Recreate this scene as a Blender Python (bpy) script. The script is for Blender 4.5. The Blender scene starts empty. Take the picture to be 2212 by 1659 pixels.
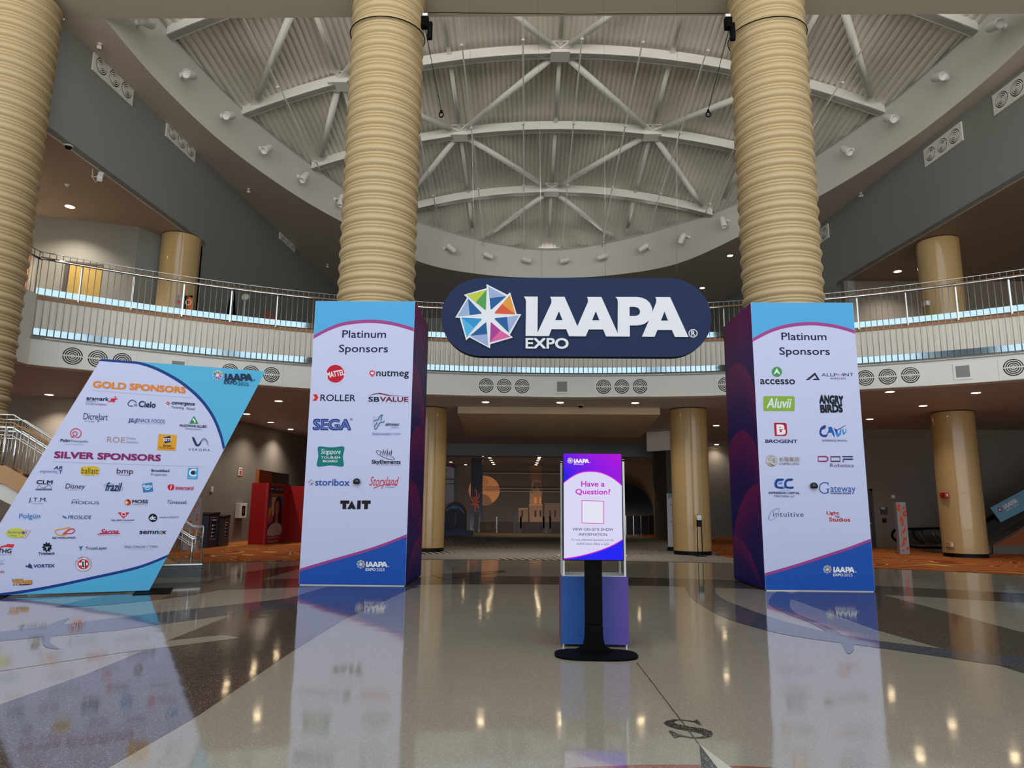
import bpy, bmesh, math, random
import numpy as np
from mathutils import Vector, Matrix
random.seed(4)
PI = math.pi
SC = bpy.context.scene
COL = SC.collection
# ------------------------------------------------------------------ camera model (world: building axis = +Y, metres)
F = 1508.56; PITCH = .1735; ROLL = .0095; YAW = math.radians(1.25)
CAM = np.array([-1.16, 0, 1.6])
def _axes():
    cp, sp = math.cos(PITCH), math.sin(PITCH)
    r0 = np.array([1., 0, 0]); u0 = np.array([0, -sp, cp]); w = np.array([0, cp, sp])
    cr, sr = math.cos(ROLL), math.sin(ROLL)
    r = cr*r0+sr*u0; u = -sr*r0+cr*u0
    c, s = math.cos(YAW), math.sin(YAW)
    Mz = np.array([[c, -s, 0], [s, c, 0], [0, 0, 1]])
    return Mz@r, Mz@u, Mz@w
RX, UX, WX = _axes()
def ray(x, y): return (x-1106)/F*RX-(y-829.5)/F*UX+WX
def proj(P):
    d = np.asarray(P, float)-CAM; z = d@WX
    return (1106+F*(d@RX)/z, 829.5-F*(d@UX)/z)
def atz(x, y, z):
    d = ray(x, y); return CAM+d*(z-CAM[2])/d[2]
def aty(x, y, Y):
    d = ray(x, y); return CAM+d*(Y-CAM[1])/d[1]
def cyl(x, y, R):
    d = ray(x, y); a = d[0]**2+d[1]**2; b = 2*(CAM[0]*d[0]+CAM[1]*d[1]); c = CAM[0]**2+CAM[1]**2-R*R
    return CAM+d*(-b+math.sqrt(b*b-4*a*c))/(2*a)
def onplane(x, y, P, n):
    d = ray(x, y); return CAM+d*((np.asarray(P)-CAM)@n)/(d@n)

# ------------------------------------------------------------------ materials
def lin(c):
    return tuple((v/255/12.92 if v/255 <= .04045 else ((v/255+.055)/1.055)**2.4) for v in c)
MATS = {}
def mat(name, rgb, rough=.5, metal=0., spec=.5, emit=0., k=1., alpha=1., coat=0.):
    """rgb is sRGB 0-255 of the surface's own colour; k scales it"""
    if name in MATS: return MATS[name]
    m = bpy.data.materials.new(name); m.use_nodes = True
    b = m.node_tree.nodes['Principled BSDF']
    c = tuple(min(1, v*k) for v in lin(rgb))+(1,)
    b.inputs['Base Color'].default_value = c
    b.inputs['Roughness'].default_value = rough
    b.inputs['Metallic'].default_value = metal
    b.inputs['Specular IOR Level'].default_value = spec
    b.inputs['Coat Weight'].default_value = coat
    if emit:
        b.inputs['Emission Color'].default_value = lin(rgb)+(1,)
        b.inputs['Emission Strength'].default_value = emit
    m.diffuse_color = c
    MATS[name] = m
    return m
def nodes(m): return m.node_tree.nodes, m.node_tree.links, m.node_tree.nodes['Principled BSDF']
def flat(rgb, emit=0.):
    return mat('ink_%d_%d_%d%s' % (*rgb, '_lit' if emit else ''), rgb, .55, spec=.2, emit=emit, k=.04 if emit else INK)
INK = .86
def speckle(m, scale, amount, rgb2=None, detail=2):
    """break a plain colour up with noise"""
    N, L, b = nodes(m)
    co = N.new('ShaderNodeTexCoord'); nz = N.new('ShaderNodeTexNoise'); nz.inputs['Scale'].default_value = scale; nz.inputs['Detail'].default_value = detail
    mx = N.new('ShaderNodeMix'); mx.data_type = 'RGBA'
    c = b.inputs['Base Color'].default_value[:]
    mx.inputs[6].default_value = c
    mx.inputs[7].default_value = tuple(v*(1-amount) for v in c[:3])+(1,) if rgb2 is None else lin(rgb2)+(1,)
    L.new(co.outputs['Object'], nz.inputs['Vector']); L.new(nz.outputs['Fac'], mx.inputs[0]); L.new(mx.outputs[2], b.inputs['Base Color'])
    return m

# ------------------------------------------------------------------ objects
def setp(o, label=None, cat=None, group=None, kind=None):
    if label: o['label'] = label
    if cat: o['category'] = cat
    if group: o['group'] = group
    if kind: o['kind'] = kind
    return o
def empty(name, loc, label=None, cat=None, group=None, rz=0.):
    o = bpy.data.objects.new(name, None); COL.objects.link(o)
    o.empty_display_size = .2
    o.location = Vector([float(v) for v in loc]); o.rotation_euler = (0, 0, rz)
    return setp(o, label, cat, group)
def copy_tree(o, parent=None):
    c = o.copy(); COL.objects.link(c)
    if parent is not None: c.parent = parent
    for ch in list(o.children): copy_tree(ch, c)
    return c
def V3(p): return Vector([float(v) for v in p])
class MB:
    def __init__(s): s.bm = bmesh.new(); s.mats = []; s.cur = 0
    def use(s, m):
        if m not in s.mats: s.mats.append(m)
        s.cur = s.mats.index(m); return s
    def face(s, pts):
        try:
            f = s.bm.faces.new([s.bm.verts.new(V3(p)) for p in pts]); f.material_index = s.cur; return f
        except ValueError: return None
    def box(s, a, b, M=None, bevel=0.):
        x0, y0, z0 = a; x1, y1, z1 = b
        c = [(x0, y0, z0), (x1, y0, z0), (x1, y1, z0), (x0, y1, z0), (x0, y0, z1), (x1, y0, z1), (x1, y1, z1), (x0, y1, z1)]
        v = [s.bm.verts.new((M@Vector(p)) if M is not None else Vector(p)) for p in c]
        fs = []
        for q in ((0, 3, 2, 1), (4, 5, 6, 7), (0, 1, 5, 4), (1, 2, 6, 5), (2, 3, 7, 6), (3, 0, 4, 7)):
            f = s.bm.faces.new([v[i] for i in q]); f.material_index = s.cur; fs.append(f)
        if bevel:
            es = list({e for f in fs for e in f.edges})
            r = bmesh.ops.bevel(s.bm, geom=es, offset=bevel, segments=2, affect='EDGES', profile=.5)
            for f in r['faces']: f.material_index = s.cur
        return s
    def hexa(s, c):
        """eight corners: bottom loop then top loop"""
        v = [s.bm.verts.new(V3(p)) for p in c]
        for q in ((0, 3, 2, 1), (4, 5, 6, 7), (0, 1, 5, 4), (1, 2, 6, 5), (2, 3, 7, 6), (3, 0, 4, 7)):
            f = s.bm.faces.new([v[i] for i in q]); f.material_index = s.cur
        return s
    def tube(s, path, r, seg=10, closed=False, caps=True):
        P = [V3(p) for p in path]; n = len(P); rings = []
        up = None
        for i, p in enumerate(P):
            a = P[(i-1) % n] if (closed or i) else P[0]; b = P[(i+1) % n] if (closed or i < n-1) else P[-1]
            t = (b-a).normalized()
            if up is None:
                up = Vector((0, 0, 1)) if abs(t.z) < .9 else Vector((1, 0, 0))
            x = t.cross(up)
            if x.length < 1e-4: x = t.orthogonal()
            x.normalize(); y = x.cross(t).normalized(); up = y
            rr = r[i] if isinstance(r, (list, tuple)) else r
            rings.append([s.bm.verts.new(p+x*math.cos(2*PI*k/seg)*rr+y*math.sin(2*PI*k/seg)*rr) for k in range(seg)])
        m = n if closed else n-1
        for i in range(m):
            A, B = rings[i], rings[(i+1) % n]
            for k in range(seg):
                f = s.bm.faces.new((A[k], A[(k+1) % seg], B[(k+1) % seg], B[k])); f.material_index = s.cur; f.smooth = True
        if caps and not closed:
            for R in (rings[0][::-1], rings[-1]):
                f = s.bm.faces.new(R); f.material_index = s.cur
        return s
    def lathe(s, prof, seg=32, c=(0, 0, 0), M=None, smooth=True):
        """profile of (r, z) turned about z"""
        rings = []
        for r, z in prof:
            if r < 1e-6:
                p = Vector((c[0], c[1], c[2]+z)); rings.append([s.bm.verts.new(M@p if M is not None else p)]); continue
            rg = []
            for k in range(seg):
                p = Vector((c[0]+r*math.cos(2*PI*k/seg), c[1]+r*math.sin(2*PI*k/seg), c[2]+z)); rg.append(s.bm.verts.new(M@p if M is not None else p))
            rings.append(rg)
        for A, B in zip(rings, rings[1:]):
            for k in range(seg):
                a, b = A[k % len(A)], A[(k+1) % len(A)]; d, e = B[k % len(B)], B[(k+1) % len(B)]
                q = [a, b, e, d] if len(A) > 1 and len(B) > 1 else ([a, e, d] if len(A) == 1 else [a, b, d])
                f = s.bm.faces.new(q); f.material_index = s.cur; f.smooth = smooth
        return s
    def prism(s, loop, d):
        """loop of 3-D points pushed along vector d"""
        A = [s.bm.verts.new(V3(p)) for p in loop]; B = [s.bm.verts.new(V3(p)+V3(d)) for p in loop]; n = len(A)
        for q in (A[::-1], B):
            f = s.bm.faces.new(q); f.material_index = s.cur
        for i in range(n):
            f = s.bm.faces.new((A[i], A[(i+1) % n], B[(i+1) % n], B[i])); f.material_index = s.cur
        return s
    def strip(s, A, B, uv=False):
        lay = s.bm.loops.layers.uv.verify() if uv else None
        A = [s.bm.verts.new(V3(p)) for p in A]; B = [s.bm.verts.new(V3(p)) for p in B]
        for i in range(len(A)-1):
            f = s.bm.faces.new((A[i], A[i+1], B[i+1], B[i])); f.material_index = s.cur; f.smooth = True
            if uv:
                for l, q in zip(f.loops, ((0, 1), (1, 1), (1, 0), (0, 0))): l[lay].uv = q
        return s
    def build(s, name, m=None, parent=None, smooth=None, local=False, recalc=True):
        if m is not None:
            s.mats = [m] if not s.mats else s.mats
        if recalc: bmesh.ops.recalc_face_normals(s.bm, faces=s.bm.faces[:])
        me = bpy.data.meshes.new(name); s.bm.to_mesh(me); s.bm.free()
        for k in s.mats: me.materials.append(k)
        if smooth is not None:
            me.polygons.foreach_set('use_smooth', [True]*len(me.polygons)); me.set_sharp_from_angle(angle=math.radians(smooth))
        o = bpy.data.objects.new(name, me); COL.objects.link(o)
        if parent is not None:
            if not local:
                top = parent; off = Vector((0, 0, 0))
                while top is not None: off += top.location; top = top.parent
                me.transform(Matrix.Translation(-off))
            o.parent = parent
        return o
def struct(o, label=None): o['kind'] = 'structure'; return o

# ------------------------------------------------------------------ flat shapes: text and polygons with holes, through 2-D curves
_T = {}
def text_tris(s, off=0., shear=0., space=1.):
    """(verts, faces) of a word, fitted to a 1 x 1 box"""
    key = (s, off, shear, space)
    if key in _T: return _T[key]
    cu = bpy.data.curves.new('t', 'FONT'); cu.body = s; cu.size = 1; cu.shear = shear; cu.space_character = space
    cu.resolution_u = 3; cu.fill_mode = 'FRONT'
    o = bpy.data.objects.new('t', cu); COL.objects.link(o)
    me = bpy.data.meshes.new_from_object(o.evaluated_get(bpy.context.evaluated_depsgraph_get()))
    v = np.array([q.co[:2] for q in me.vertices]) if len(me.vertices) else np.zeros((1, 2))
    f = [tuple(p.vertices) for p in me.polygons]
    bpy.data.objects.remove(o); bpy.data.curves.remove(cu); bpy.data.meshes.remove(me)
    # heavier weights: the word laid over itself with small shifts
    L = [v+np.array(d)*off for d in (((-1, -1), (1, -1), (-1, 1), (1, 1), (0, 0)) if off > 0 else ((0, 0),))]
    lo, hi = np.min([q.min(0) for q in L], 0), np.max([q.max(0) for q in L], 0)
    _T[key] = ([(q-lo)/np.maximum(hi-lo, 1e-6) for q in L], f); return _T[key]
def poly_tris(loops):
    cu = bpy.data.curves.new('p', 'CURVE'); cu.dimensions = '2D'; cu.fill_mode = 'FRONT'
    for lp in loops:
        sp = cu.splines.new('POLY'); sp.points.add(len(lp)-1)
        for q, p in zip(sp.points, lp): q.co = (float(p[0]), float(p[1]), 0, 1)
        sp.use_cyclic_u = True
    o = bpy.data.objects.new('p', cu); COL.objects.link(o)
    me = bpy.data.meshes.new_from_object(o.evaluated_get(bpy.context.evaluated_depsgraph_get()))
    v = np.array([q.co[:2] for q in me.vertices]); f = [tuple(p.vertices) for p in me.polygons]
    bpy.data.objects.remove(o); bpy.data.curves.remove(cu); bpy.data.meshes.remove(me)
    return v, f
def smooth_loop(pts, n=6, closed=True):
    P = [np.array(p, float) for p in pts]; N = len(P); out = []
    for i in range(N if closed else N-1):
        p0 = P[(i-1) % N] if closed or i else P[0]; p1 = P[i]; p2 = P[(i+1) % N]; p3 = P[(i+2) % N] if closed or i+2 < N else P[-1]
        for k in range(n):
            t = k/n
            out.append(.5*(2*p1+(p2-p0)*t+(2*p0-5*p1+4*p2-p3)*t*t+(3*p1-p0-3*p2+p3)*t**3))
    if not closed: out.append(P[-1])
    return out
def rot2(p, a): c, s = math.cos(a), math.sin(a); return (p[0]*c-p[1]*s, p[0]*s+p[1]*c)
class Sheet:
    """a flat printed face standing in the world: origin O, unit axes eu (right) and ev (up), normal en towards the viewer"""
    def __init__(s, O, eu, ev):
        s.O, s.eu, s.ev = (np.asarray(v, float) for v in (O, eu, ev)); s.en = np.cross(s.eu, s.ev)
    def uv(s, x, y):
        p = onplane(x, y, s.O, s.en)-s.O; return np.array([p@s.eu, p@s.ev])
    def w(s, u, v, h=0.): return s.O+s.eu*u+s.ev*v+s.en*h
class Ink:
    """collects flat marks on a sheet; Z = (ox, oy, scale) of the frame the marks' coordinates are measured in"""
    step = .0006
    def __init__(s, sheet, Z=(0, 0, 1.), base=.002, emit=0.):
        s.sh, s.Z, s.h, s.emit = sheet, Z, base, emit; s.mb = MB()
    def q(s, p): return s.sh.uv(s.Z[0]+p[0]/s.Z[2], s.Z[1]+p[1]/s.Z[2])
    def add(s, v, f, rgb):
        s.mb.use(flat(rgb, s.emit) if not isinstance(rgb, bpy.types.Material) else rgb)
        vs = [s.mb.bm.verts.new(V3(s.sh.w(a, b, s.h))) for a, b in v]
        for t in f:
            try:
                g = s.mb.bm.faces.new([vs[i] for i in t]); g.material_index = s.mb.cur
            except ValueError: pass
        s.h += s.step; return s
    def t(s, txt, x0, y0, x1, y1, rgb, off=0., shear=0., space=1., rot=0., bold=False):
        """word filling the box x0..x1, y0..y1 of the frame"""
        Ls, f = text_tris(txt, off if off else (.022 if bold else 0.), shear, space)
        c = s.q(((x0+x1)/2, (y0+y1)/2)); a = s.q((x0, (y0+y1)/2)); b = s.q((x1, (y0+y1)/2)); d = s.q(((x0+x1)/2, y0)); e = s.q(((x0+x1)/2, y1))
        W = abs(b[0]-a[0]); H = abs(d[1]-e[1])
        h0 = s.h
        for k, v in enumerate(Ls):
            s.h = h0+s.step*.12*k; s.add([(c+np.array(rot2(((p[0]-.5)*W, (p[1]-.5)*H), rot))) for p in v], f, rgb)
        s.h = h0+s.step; return s
    def tc(s, txt, cx, cy, w, h, rgb, **k): return s.t(txt, cx-w/2, cy-h/2, cx+w/2, cy+h/2, rgb, **k)
    def p(s, pts, rgb, holes=(), sm=0):
        lp = smooth_loop(pts, sm) if sm else pts
        v, f = poly_tris([[s.q(p) for p in lp]]+[[s.q(p) for p in h] for h in holes])
        return s.add(v, f, rgb)
    def e(s, cx, cy, rx, ry, rgb, n=28, hole=0.):
        L = lambda k: [(cx+rx*k*math.cos(2*PI*i/n), cy+ry*k*math.sin(2*PI*i/n)) for i in range(n)]
        return s.p(L(1), rgb, [L(hole)] if hole else ())
    def rr(s, x0, y0, x1, y1, r, rgb):
        pts = []
        for cx, cy, a in ((x1-r, y0+r, -PI/2), (x1-r, y1-r, 0), (x0+r, y1-r, PI/2), (x0+r, y0+r, PI)):
            pts += [(cx+r*math.cos(a+PI/2*k/5), cy+r*math.sin(a+PI/2*k/5)) for k in range(6)]
        return s.p(pts, rgb)
    def l(s, pts, wd, rgb, sm=0, closed=False):
        """a stroke of width wd"""
        P = [np.array(p, float) for p in (smooth_loop(pts, sm, closed) if sm else pts)]
        if closed: P.append(P[0])
        A, B = [], []
        for i, p in enumerate(P):
            d = P[min(i+1, len(P)-1)]-P[max(i-1, 0)]
            if closed and i in (0, len(P)-1): d = P[1]-P[-2]
            d = d/(np.linalg.norm(d)+1e-9); n = np.array([-d[1], d[0]])*wd/2
            A.append(s.q(p+n)); B.append(s.q(p-n))
        n = len(A)
        return s.add(A+B, [(i, i+1, n+i+1, n+i) for i in range(n-1)], rgb)
    def arc(s, txt, cx, cy, r, a0, a1, h, rgb):
        for i, ch in enumerate(txt):
            if ch == ' ': continue
            a = a0+(a1-a0)*i/(len(txt)-1)
            s.tc(ch, cx+r*math.cos(a), cy+r*math.sin(a), h*.7, h, rgb, rot=-(a+PI/2))
        return s
    def done(s, name, parent): return s.mb.build(name, None, parent, recalc=False)
# ------------------------------------------------------------------ shared materials
COLUMN = speckle(mat('cream_column_paint', (208, 186, 144), .45, k=.8), .6, .06)
SMOOTHCOL = mat('cream_column_gloss', (196, 164, 112), .22, k=.8, coat=.3)
WHITE = mat('white_paint', (226, 224, 216), .5, k=.8)
FASCIA = speckle(mat('fascia_paint', (226, 225, 218), .5, k=.95), 1.2, .04)
SLATE = mat('slate_wall_paint', (134, 137, 134), .6, k=1.)
TAUPE = speckle(mat('taupe_wall_paint', (130, 121, 112), .6, k=.85), .8, .05)
SOFFIT = mat('dark_brown_soffit', (190, 177, 166), .6, k=1.25)
SOFFIT2 = mat('red_brown_soffit', (172, 166, 168), .6, k=1.15)
BEAMC = mat('beam_paint', (196, 190, 172), .55, k=1.)
DECK = mat('roof_deck_paint', (236, 232, 222), .5, k=.98)
STEELW = mat('white_steel', (238, 236, 231), .4, k=.98)
STEEL = mat('stainless_steel', (205, 205, 200), .22, 1.)
MIRROR = mat('polished_steel', (205, 210, 214), .08, 1.)
BAND = mat('tinted_steel_band', (152, 172, 180), .05, 1.)
WOOD = mat('oak_trim', (176, 120, 70), .45, k=.8)
PANEL = speckle(mat('ribbed_panel_paint', (228, 222, 210), .5, k=1.), 3, .05)
ROD = mat('brushed_rod', (170, 168, 160), .4, .5)
BLACK = mat('black_plastic', (9, 9, 11), .5, spec=.2)
MATTE = mat('matte_black_powder_coat', (4, 4, 6), .6, spec=.07)
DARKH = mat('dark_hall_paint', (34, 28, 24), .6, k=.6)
GREYM = mat('grey_metal', (120, 128, 134), .4, k=.8)
ALU = mat('white_aluminium', (228, 230, 232), .3, k=.9)
LAMP = mat('warm_lamp_lens', (255, 226, 180), .4, emit=26)
LAMPW = mat('white_lamp_lens', (255, 240, 220), .4, emit=26)

# terrazzo: one polished stone, coloured per inlay
def terrazzo(name, rgb, k=.8, speck=(225, 220, 210), amt=.42):
    m = mat(name, rgb, .07, k=k); N, L, b = nodes(m)
    b.inputs['IOR'].default_value = 1.62
    co = N.new('ShaderNodeTexCoord')
    vo = N.new('ShaderNodeTexVoronoi'); vo.inputs['Scale'].default_value = 200
    rp = N.new('ShaderNodeValToRGB'); rp.color_ramp.elements[0].position = .90; rp.color_ramp.elements[1].position = .97
    rp.color_ramp.elements[0].color = (0, 0, 0, 1); rp.color_ramp.elements[1].color = (amt, amt, amt, 1)
    sep = N.new('ShaderNodeSeparateColor')
    mx = N.new('ShaderNodeMix'); mx.data_type = 'RGBA'
    c = b.inputs['Base Color'].default_value[:]
    nz = N.new('ShaderNodeTexNoise'); nz.inputs['Scale'].default_value = 130; nz.inputs['Detail'].default_value = 1
    m2 = N.new('ShaderNodeMix'); m2.data_type = 'RGBA'
    m2.inputs[6].default_value = tuple(v*.85 for v in c[:3])+(1,); m2.inputs[7].default_value = tuple(min(1, v*1.15) for v in c[:3])+(1,)
    mx.inputs[7].default_value = lin(speck)+(1,)
    L.new(co.outputs['Object'], vo.inputs['Vector']); L.new(co.outputs['Object'], nz.inputs['Vector'])
    L.new(vo.outputs['Color'], sep.inputs[0]); L.new(sep.outputs[0], rp.inputs[0]); L.new(rp.outputs[0], mx.inputs[0])
    L.new(nz.outputs['Fac'], m2.inputs[0]); L.new(m2.outputs[2], mx.inputs[6]); L.new(mx.outputs[2], b.inputs['Base Color'])
    wv = N.new('ShaderNodeTexNoise'); wv.inputs['Scale'].default_value = 1.6; wv.inputs['Detail'].default_value = 1.5
    bp = N.new('ShaderNodeBump'); bp.inputs['Strength'].default_value = .05; bp.inputs['Distance'].default_value = .05
    L.new(co.outputs['Object'], wv.inputs['Vector']); L.new(wv.outputs['Fac'], bp.inputs['Height']); L.new(bp.outputs['Normal'], b.inputs['Normal'])
    return m
T_BASE = terrazzo('terrazzo_sand', (158, 148, 131), k=.85)
T_DARK = terrazzo('terrazzo_umber', (82, 70, 60))
T_BLACK = terrazzo('terrazzo_black', (46, 42, 40), amt=.6)
T_BLUE = terrazzo('terrazzo_blue_grey', (70, 77, 86))
T_PALE = terrazzo('terrazzo_pale', (160, 152, 134))
T_CREAM = terrazzo('terrazzo_cream', (206, 200, 182))
T_RED = terrazzo('terrazzo_brick', (150, 84, 60))

def carpet():
    m = mat('patterned_carpet', (120, 110, 100), .95, spec=.1); N, L, b = nodes(m)
    co = N.new('ShaderNodeTexCoord'); sep = N.new('ShaderNodeSeparateXYZ'); L.new(co.outputs['Object'], sep.inputs[0])
    def mth(op, a, c=None, v=None):
        n = N.new('ShaderNodeMath'); n.operation = op; L.new(a, n.inputs[0])
        if c is not None: L.new(c, n.inputs[1])
        if v is not None: n.inputs[1].default_value = v
        return n.outputs[0]
    def ramp(src, els, mode='CONSTANT'):
        r = N.new('ShaderNodeValToRGB'); r.color_ramp.interpolation = mode
        while len(r.color_ramp.elements) > 1: r.color_ramp.elements.remove(r.color_ramp.elements[0])
        r.color_ramp.elements[0].position = els[0][0]; r.color_ramp.elements[0].color = lin(els[0][1])+(1,)
        for p, c in els[1:]:
            e = r.color_ramp.elements.new(p); e.color = lin(c)+(1,)
        L.new(src, r.inputs[0]); return r.outputs[0]
    def noise(scale, det=2, dist=0.):
        n = N.new('ShaderNodeTexNoise'); n.inputs['Scale'].default_value = scale; n.inputs['Detail'].default_value = det; n.inputs['Distortion'].default_value = dist
        L.new(co.outputs['Object'], n.inputs['Vector']); return n.outputs['Fac']
    # orange side: contour bands of a slow noise
    n1 = noise(.22, 1.0, .6)
    band = mth('FRACT', mth('MULTIPLY', n1, v=15.))
    orange = ramp(band, [(0, (150, 74, 30)), (.3, (176, 140, 74)), (.36, (124, 54, 26)), (.62, (168, 92, 36)), (.8, (110, 66, 44)), (.88, (176, 140, 74)), (.93, (90, 60, 48))])
    # grey centre: fine ribs with dark broken patches
    st = mth('FRACT', mth('MULTIPLY', mth('ADD', sep.outputs[0], mth('MULTIPLY', sep.outputs[1], v=.35)), v=4.))
    dark = ramp(st, [(0, (48, 42, 46)), (.45, (168, 158, 146))])
    ribs = ramp(mth('FRACT', mth('MULTIPLY', mth('ADD', sep.outputs[0], noise(3., 2)), v=7.)), [(0, (126, 120, 114)), (.5, (148, 141, 134))])
    pm = ramp(noise(.33, 1, .4), [(0, (0, 0, 0)), (.56, (255, 255, 255))])
    g = N.new('ShaderNodeMix'); g.data_type = 'RGBA'; L.new(pm, g.inputs[0]); L.new(ribs, g.inputs[6]); L.new(dark, g.inputs[7])
    sx = ramp(mth('MULTIPLY', mth('ADD', mth('ABSOLUTE', sep.outputs[0]), mth('MULTIPLY', noise(.5), v=2.)), v=.1), [(0, (0, 0, 0)), (.66, (255, 255, 255))])
    mx = N.new('ShaderNodeMix'); mx.data_type = 'RGBA'; L.new(sx, mx.inputs[0]); L.new(g.outputs[2], mx.inputs[6]); L.new(orange, mx.inputs[7])
    L.new(mx.outputs[2], b.inputs['Base Color'])
    return m
CARPET = carpet()

# ------------------------------------------------------------------ floor
def ngon(name, pts, z, m, t=0.):
    v, f = poly_tris([pts]); mb = MB(); mb.use(m)
    vs = [mb.bm.verts.new((a, b, z)) for a, b in v]
    for q in f:
        g = mb.bm.faces.new([vs[i] for i in q]); g.material_index = 0
    o = mb.build(name, None)
    if o.data.polygons and o.data.polygons[0].normal.z < 0: o.data.flip_normals()
    return struct(o)
RF = 21.9
arcpts = [(RF*math.sin(a), RF*math.cos(a)) for a in np.linspace(-1.15, 1.15, 60)]
mb = MB(); mb.box((-27, -15, -.3), (27, 44.5, 0)); floor = struct(mb.build('floor', T_BASE))
ngon('floor_carpet', arcpts+[(27, arcpts[-1][1]), (27, 44.4), (-27, 44.4), (-27, arcpts[0][1])], .006, CARPET)
INL = [0]
def inlay(pts, m, sm=0, z=None):
    """stone inlaid in the floor; pts are (x, y) on the ground"""
    INL[0] += 1
    lp = smooth_loop(pts, sm) if sm else pts
    return ngon('floor_inlay', lp, .0008+.0003*INL[0] if z is None else z, m)
g2 = lambda x, y: tuple(atz(x, y, 0)[:2])
# dark ring just in front of the carpet
ang = np.linspace(-.75, .75, 50)
r1 = math.hypot(*g2(1180, 1245)); r2 = math.hypot(*g2(1180, 1262.5))
inlay([(r1*math.sin(a), r1*math.cos(a)) for a in ang]+[(r2*math.sin(a), r2*math.cos(a)) for a in ang[::-1]], T_DARK)
def ink(pts, m, sm=0): return inlay([g2(*p) for p in pts], m, sm)
# broad umber rays
ink([(-300, 1628), (0, 1522), (190, 1455), (360, 1385), (505, 1327), (705, 1268), (890, 1258), (900, 1266), (740, 1340), (635, 1405), (430, 1545), (240, 1655), (-60, 1830)], T_DARK)
ink([(1886, 1279), (2212, 1367), (2600, 1470), (2600, 1600), (2212, 1455), (2095, 1418), (1890, 1360), (1700, 1290), (1750, 1262)], T_DARK)
# thin blue-grey sweeps
ink([(0, 1365), (330, 1325), (540, 1302), (800, 1272), (900, 1262), (905, 1268), (760, 1300), (520, 1325), (250, 1362), (0, 1385)], T_BLUE)
ink([(0, 1435), (240, 1398), (480, 1372), (520, 1378), (250, 1412), (0, 1450)], T_PALE)
ink([(240, 1285), (420, 1262), (520, 1238), (640, 1222), (640, 1230), (470, 1275), (300, 1300), (120, 1312)], T_DARK, 3)
ink([(110, 1348), (150, 1335), (118, 1362), (108, 1388), (128, 1402), (95, 1396), (92, 1370)], T_BLUE, 5)
ink([(1480, 1254), (1540, 1262), (1548, 1285), (1600, 1310), (1720, 1350), (1900, 1385), (2212, 1420), (2500, 1450), (2500, 1480), (2212, 1445), (1900, 1400), (1700, 1372), (1580, 1340), (1520, 1310), (1488, 1285)], T_BLUE, 3)
ink([(1680, 1278), (1712, 1284), (1706, 1300), (1715, 1322), (1780, 1350), (1832, 1380), (1845, 1402), (1830, 1412), (1812, 1385), (1760, 1350), (1690, 1322), (1660, 1302)], T_BLUE, 5)
ink([(930, 1242), (1090, 1232), (1092, 1236), (960, 1252)], T_DARK)
# letter S and the compass needle
S = [(1450, 1556), (1470, 1556), (1502, 1558), (1508, 1555), (1517, 1567), (1500, 1562), (1480, 1558), (1460, 1558), (1455, 1563), (1475, 1568), (1510, 1572), (1535, 1580), (1540, 1587), (1533, 1594), (1512, 1596), (1480, 1594), (1462, 1592), (1456, 1594), (1445, 1579), (1462, 1588), (1490, 1593), (1512, 1593), (1519, 1588), (1510, 1583), (1480, 1578), (1448, 1574), (1434, 1563), (1438, 1558)]
S = [(1440+(x-440)/10*0, y) for x, y in []] or S
ink([(1380+x/6.9125, 1480+y/6.9125) for x, y in
     [(370, 570), (420, 535), (520, 518), (640, 522), (760, 535), (830, 543), (850, 522), (880, 525), (945, 607), (905, 596), (830, 560), (700, 538), (600, 530), (525, 545), (530, 575), (600, 595), (760, 625), (960, 655), (1080, 695), (1108, 735), (1075, 775), (960, 800), (800, 798), (680, 780), (620, 775), (570, 785), (540, 795), (520, 780), (445, 688), (490, 690), (600, 740), (740, 775), (880, 785), (960, 770), (955, 740), (870, 710), (700, 680), (540, 650), (430, 615)]], T_BLACK)
tip = (1380+905/6.9125, 1480+890/6.9125)
ink([tip, (1380+1175/6.9125, 1480+1250/6.9125), (1600, 1760), (1535, 1760), (1380+938/6.9125, 1480+1250/6.9125)], T_BLACK)
ink([tip, (1380+1390/6.9125, 1480+1250/6.9125), (1720, 1760), (1600, 1760), (1380+1175/6.9125, 1480+1250/6.9125)], T_CREAM)
ctr = g2(1500, 2300); rr_ = math.hypot(g2(1512, 1652)[0]-ctr[0], g2(1512, 1652)[1]-ctr[1])
e0 = g2(1230, 1659); e1 = g2(1680, 1659); e2 = g2(1512, 1652.)
def circ3(a, b, c):
    ax, ay = a; bx, by = b; cx, cy = c; d = 2*(ax*(by-cy)+bx*(cy-ay)+cx*(ay-by))
    ux = ((ax*ax+ay*ay)*(by-cy)+(bx*bx+by*by)*(cy-ay)+(cx*cx+cy*cy)*(ay-by))/d
    uy = ((ax*ax+ay*ay)*(cx-bx)+(bx*bx+by*by)*(ax-cx)+(cx*cx+cy*cy)*(bx-ax))/d
    return (ux, uy), math.hypot(ax-ux, ay-uy)
cc, cr_ = circ3(e0, e2, e1)
al = np.linspace(0, 2*PI, 64, endpoint=False)
v, f = poly_tris([[(cc[0]+cr_*math.cos(a), cc[1]+cr_*math.sin(a)) for a in al], [(cc[0]+(cr_-.28)*math.cos(a), cc[1]+(cr_-.28)*math.sin(a)) for a in al]])
mb = MB(); mb.use(T_RED); vs = [mb.bm.verts.new((a, b, .0012)) for a, b in v]
for q in f: mb.bm.faces.new([vs[i] for i in q])
o = struct(mb.build('floor_inlay', None))
if o.data.polygons[0].normal.z < 0: o.data.flip_normals()
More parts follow.
